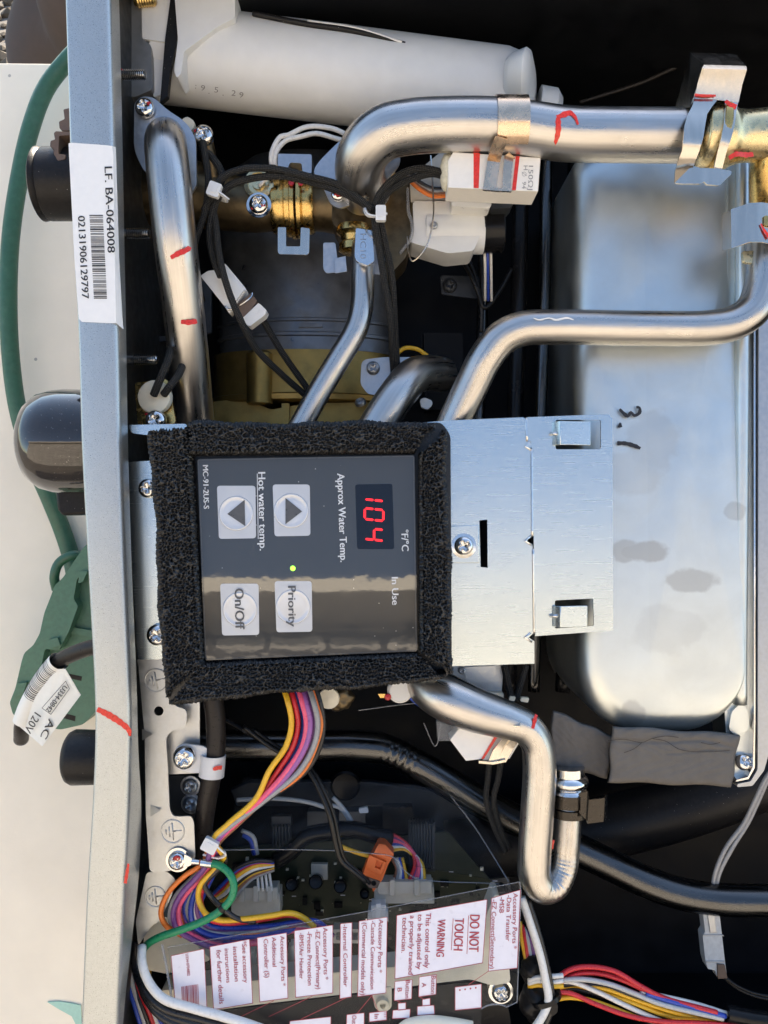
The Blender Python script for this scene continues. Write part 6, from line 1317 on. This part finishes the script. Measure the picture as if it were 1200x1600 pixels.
wire('yellow wire peeking under the cream tray corner', [(236, 1505, -230), (232, 1530, -230), (228, 1560, -230)], 4, 'yellow')
g = G(); tube(g, [(618, 1610, -60, 4), (636, 1602, -60, 9), (670, 1598, -60, 11), (705, 1601, -60, 11), (738, 1606, -60, 10)], 12, 20, 4); obj('connector_hood', g, M['cream'], None, 'rounded white plastic hood cut by the bottom edge of the picture', 'hood', smooth=True)
# right hand bundle
wire('thick white cable running down from the U bend to the black tape', [(815, 1402, -110), (828, 1440, -104), (843, 1490, -98), (852, 1530, -94), (856, 1562, -92), (846, 1590, -90), (825, 1620, -90)], 7, 'white', cat='cable', n=18)
wire('black cable tight against the right side of the thick white cable', [(824, 1405, -118), (838, 1450, -112), (852, 1500, -106), (860, 1540, -102), (863, 1570, -100), (852, 1600, -98), (840, 1625, -98)], 6, 'black', cat='cable', n=16)
for i, c_ in enumerate(('yellow', 'red', 'lightgrey', 'purple')):
    wire(['yellow', 'dark red', 'pale grey', 'purple'][i] + ' wire rising beside the printed sheet above the black tape', [(812 + i * 3, 1440 + i * 5, -160), (816 + i * 4, 1465, -150), (822 + i * 4, 1500, -140), (828 + i * 3, 1530, -130)], 4, c_, grp='wires rising above the black tape', n=10)
for i, c_ in enumerate(('white', 'white', 'yellow')):
    wire(['upper white', 'lower white', 'yellow'][i] + ' wire bending out of the tape lump toward the right', [(826, 1532 + 5 * i, -118), (840, 1527 + 6 * i, -112), (860, 1526 + 8 * i, -110), (880, 1524 + 8 * i, -110)], 4, c_, grp='wires bending out of the tape lump', n=10)
tp = thing('taped_bundle', 'lumpy black tape wrapped round the wires at the lower right of the printed sheet', 'tape', 840, 1560, -125)
def lump(g, px, py, z, sx, sy, sz, seed):
    bm = bmesh.new(); bmesh.ops.create_icosphere(bm, subdivisions=4, radius=1); v = np.array([list(x.co) for x in bm.verts]); f = [[x.index for x in q_.verts] for q_ in bm.faces]; bm.free()
    k = 1 + .10 * np.sin(v[:, 0] * 5 + seed) * np.cos(v[:, 1] * 6 + seed * 2) + .07 * np.abs(np.sin(v[:, 1] * 9 + v[:, 0] * 4 + seed)); g.add(v * [sx, sy, sz] * k[:, None] + P(px, py, z), f)
g = G(); lump(g, 832, 1515, -135, 20, 22, 22, 1); lump(g, 838, 1565, -125, 28, 34, 28, 2); obj('tape', g, M['rubber'], tp, smooth=50)
g = G(); lathe(g, [(26, -4), (28, -4), (28, 4), (26, 4)], P(852, 1558, -112), (.35, -1, 0.1), 28); plate(g, roundpoly([(862, 1556), (872, 1572), (871, 1582), (864, 1588), (856, 1580)], 2), (), -92, 12); obj('cable_tie', g, M['blackp'], tp, bev=1)
BB = [('red', [(868, 1530), (890, 1516), (920, 1510), (960, 1518), (1000, 1540), (1035, 1558), (1120, 1582)]), ('red', [(862, 1548), (895, 1524), (930, 1521), (970, 1530), (1010, 1550), (1045, 1566), (1125, 1586)]),
      ('black', [(862, 1535), (900, 1528), (940, 1532), (980, 1546), (1020, 1562), (1130, 1588)]), ('brown', [(862, 1540), (900, 1532), (940, 1534), (980, 1548), (1010, 1562), (1050, 1580), (1120, 1596)]),
      ('lightgrey', [(870, 1532), (910, 1530), (950, 1538), (990, 1552), (1030, 1568), (1130, 1592)]), ('white', [(862, 1536), (890, 1534), (930, 1548), (970, 1568), (1010, 1586), (1050, 1602), (1100, 1618)]),
      ('yellow', [(862, 1545), (900, 1540), (940, 1550), (990, 1568), (1040, 1586), (1090, 1594), (1130, 1598)]), ('black', [(862, 1548), (900, 1546), (950, 1560), (1000, 1580), (1050, 1598), (1100, 1612)]),
      ('blue', [(1010, 1552), (1040, 1562), (1080, 1572), (1134, 1588)]), ('white', [(1000, 1550), (1040, 1558), (1090, 1570), (1136, 1584)]), ('yellow', [(900, 1538), (950, 1546), (1000, 1564), (1050, 1580), (1130, 1600)]),
      ('black', [(862, 1555), (900, 1556), (950, 1572), (1000, 1590), (1040, 1606)]), ('red', [(862, 1550), (890, 1552), (930, 1568), (980, 1586), (1030, 1596), (1100, 1599), (1160, 1604)]), ('yellow', [(864, 1562), (890, 1558), (920, 1562), (960, 1576), (1000, 1592)]),
      ('black', [(862, 1542), (900, 1537), (945, 1541), (1000, 1558), (1060, 1578), (1130, 1594)])]
nm = ['top red wire arching highest in the bundle', 'second red wire just under the top one', 'black wire between the two red arcs and the brown one', 'brown wire of the bundle', 'thin pale grey wire of the bundle', 'thick white wire crossing the middle of the bundle', 'upper yellow wire of the bundle', 'middle black wire of the bundle',
      'blue wire near the sleeve end of the bundle', 'white wire above the blue one near the sleeve', 'yellow wire beneath the white crossing wire', 'lower black wire of the bundle', 'lowest red wire of the bundle', 'lowest yellow wire at the tape end', 'thin black wire in the heart of the bundle']
for i, (c_, p) in enumerate(BB):
    wire(nm[i] + ' at the lower right', [(a, b, -118 - (i % 4) * 7) for a, b in p], 4.2, c_, grp='wire bundle at the lower right', n=10)
g = G(); tube(g, [(1135, 1583, -125), (1170, 1590, -125), (1240, 1600, -125)], 14, 20, 6); obj('bundle_sleeve', g, M['blackp'], None, 'black sleeve swallowing the wire bundle at the bottom right corner', 'sleeve', smooth=40)
gc = thing('inline_connector', 'pale grey inline connector hanging from thin grey wires at the right', 'connector', 1115, 1478, -250)
g = G(); plate(g, roundpoly([(1098, 1424), (1124, 1426), (1128, 1460), (1133, 1504), (1136, 1526), (1122, 1530), (1117, 1516), (1106, 1514), (1102, 1500), (1098, 1462), (1102, 1456)], 2), (), -245, 24); obj('housing', g, mat('grey_plastic', (.50, .52, .52), .4), gc, bev=2)
g = G(); plate(g, [(1106, 1428), (1116, 1429), (1120, 1458), (1110, 1458)], (), -241, 6); plate(g, [(1100, 1461), (1130, 1461), (1132, 1463), (1100, 1463)], (), -243, 3); plate(g, [(1104, 1502), (1132, 1502), (1132, 1504), (1104, 1504)], (), -243, 3); obj('ridge', g, M['flange'], gc, bev=.6)
g = G(); plate(g, [(1121, 1507), (1133, 1508), (1137, 1529), (1122, 1530)], (), -241, 12); obj('brown_end', g, M['brownplastic'], gc, bev=1)
for i in range(2):
    wire(['left', 'right'][i] + ' grey wire hanging down to the pale inline connector', [(1225 + 4 * i, 1180, -230), (1198 + 5 * i, 1215, -232), (1180 + 5 * i, 1250, -235), (1163 + 6 * i, 1285, -240), (1135 + 8 * i, 1325, -246), (1118 + 5 * i, 1365, -250), (1112 + 3 * i, 1410, -258)], 4, 'grey', grp='grey wires above the inline connector', n=10)
    wire(['upper', 'lower'][i] + ' thin black wire leaving the brown end of the inline connector', [(1132, 1526 + 2 * i, -248), (1150, 1540 + 4 * i, -246), (1180, 1552 + 4 * i, -244), (1240, 1562 + 5 * i, -240)], 3, 'blackwire', grp='black wires below the inline connector', n=8)
for i, p in enumerate(([(788, 1040, -150), (795, 1070, -150), (800, 1095, -150)], [(822, 1040, -150), (814, 1065, -150), (806, 1095, -150)])):
    wire(['left', 'right'][i] + ' black braided lead below the bracket plate corner', p, 6, 'braid', 'braided_lead', 'braided leads below the bracket plate', 'lead', 14, 4)
for i, p in enumerate(([(766, 1180, -120), (762, 1215, -130), (760, 1250, -140), (772, 1290, -150), (790, 1330, -160)], [(784, 1180, -120), (778, 1215, -130), (772, 1250, -140), (780, 1290, -150), (796, 1325, -160)])):
    wire(['left', 'right'][i] + ' black braided lead hanging below the angular ceramic heater', p, 5.2, 'braid', 'braided_lead', 'braided leads below the angular ceramic heater', 'lead', 14, 4)
vt = thing('vent_fitting', 'pale galvanized box and cream cover just below the bracket plate', 'box', 745, 1065, -160)
g = G(); plate(g, roundpoly([(690, 1036), (787, 1036), (784, 1084), (765, 1082), (690, 1075)], 5), (), -165, 60); obj('galvanized_box', g, M['galv'], vt, bev=3)
g = G(); plate(g, roundpoly([(725, 1042), (776, 1040), (772, 1066), (728, 1068)], 5), (), -161, 6); obj('embossed_panel', g, M['galv'], vt, bev=2)
screw(vt, 722, 1048, -158, 6, 'flange')
g = G(); plate(g, roundpoly([(764, 1082), (787, 1083), (787, 1095), (770, 1094)], 2), (), -150, 20); plate(g, roundpoly([(797, 1088), (806, 1089), (804, 1096), (795, 1094)], 2), (), -140, 10); plate(g, roundpoly([(814, 1090), (827, 1091), (825, 1098), (813, 1096)], 2), (), -138, 10); obj('cream_cover', g, M['cream'], vt, bev=1)
g = G(); lump(g, 530, 1090, -120, 24, 22, 18, 3); obj('hidden_grommet', g, M['bronze'], None, 'brownish round fitting peeking from under the lower foam edge', 'fitting', smooth=True)
g = G(); lathe(g, [(18, 0), (17, 5), (.01, 7)], P(514, 1091, -100), (0, 0, 1), 24); obj('cream_disc', g, M['cream'], None, 'cream disc edge peeking out right of the coloured ribbon', 'disc')
dd = thing('sensor_disc', 'white half-round sensor cap with a red dab under the lower foam edge', 'sensor', 622, 1085, -110)
g = G(); lathe(g, [(22, -6), (21, 2), (17, 6), (.01, 7)], P(625, 1079, -110), (0, 0, 1), 32); obj('cap', g, M['milk'], dd)
g = G(); lathe(g, [(6, 0), (5, 2.5), (.01, 3.5)], P(606, 1089, -104), (0, 0, 1), 14); obj('paint_dab', g, M['redpaint'], dd)
g = G(); plate(g, [(590, 1084), (602, 1084), (606, 1090), (594, 1091)], (), -104, 3); obj('terminal', g, M['brass'], dd, bev=.5)
wire('blue lead under the left end of the drain pipe', [(636, 1085, -150), (652, 1098, -150), (668, 1110, -150)], 4, 'blue')
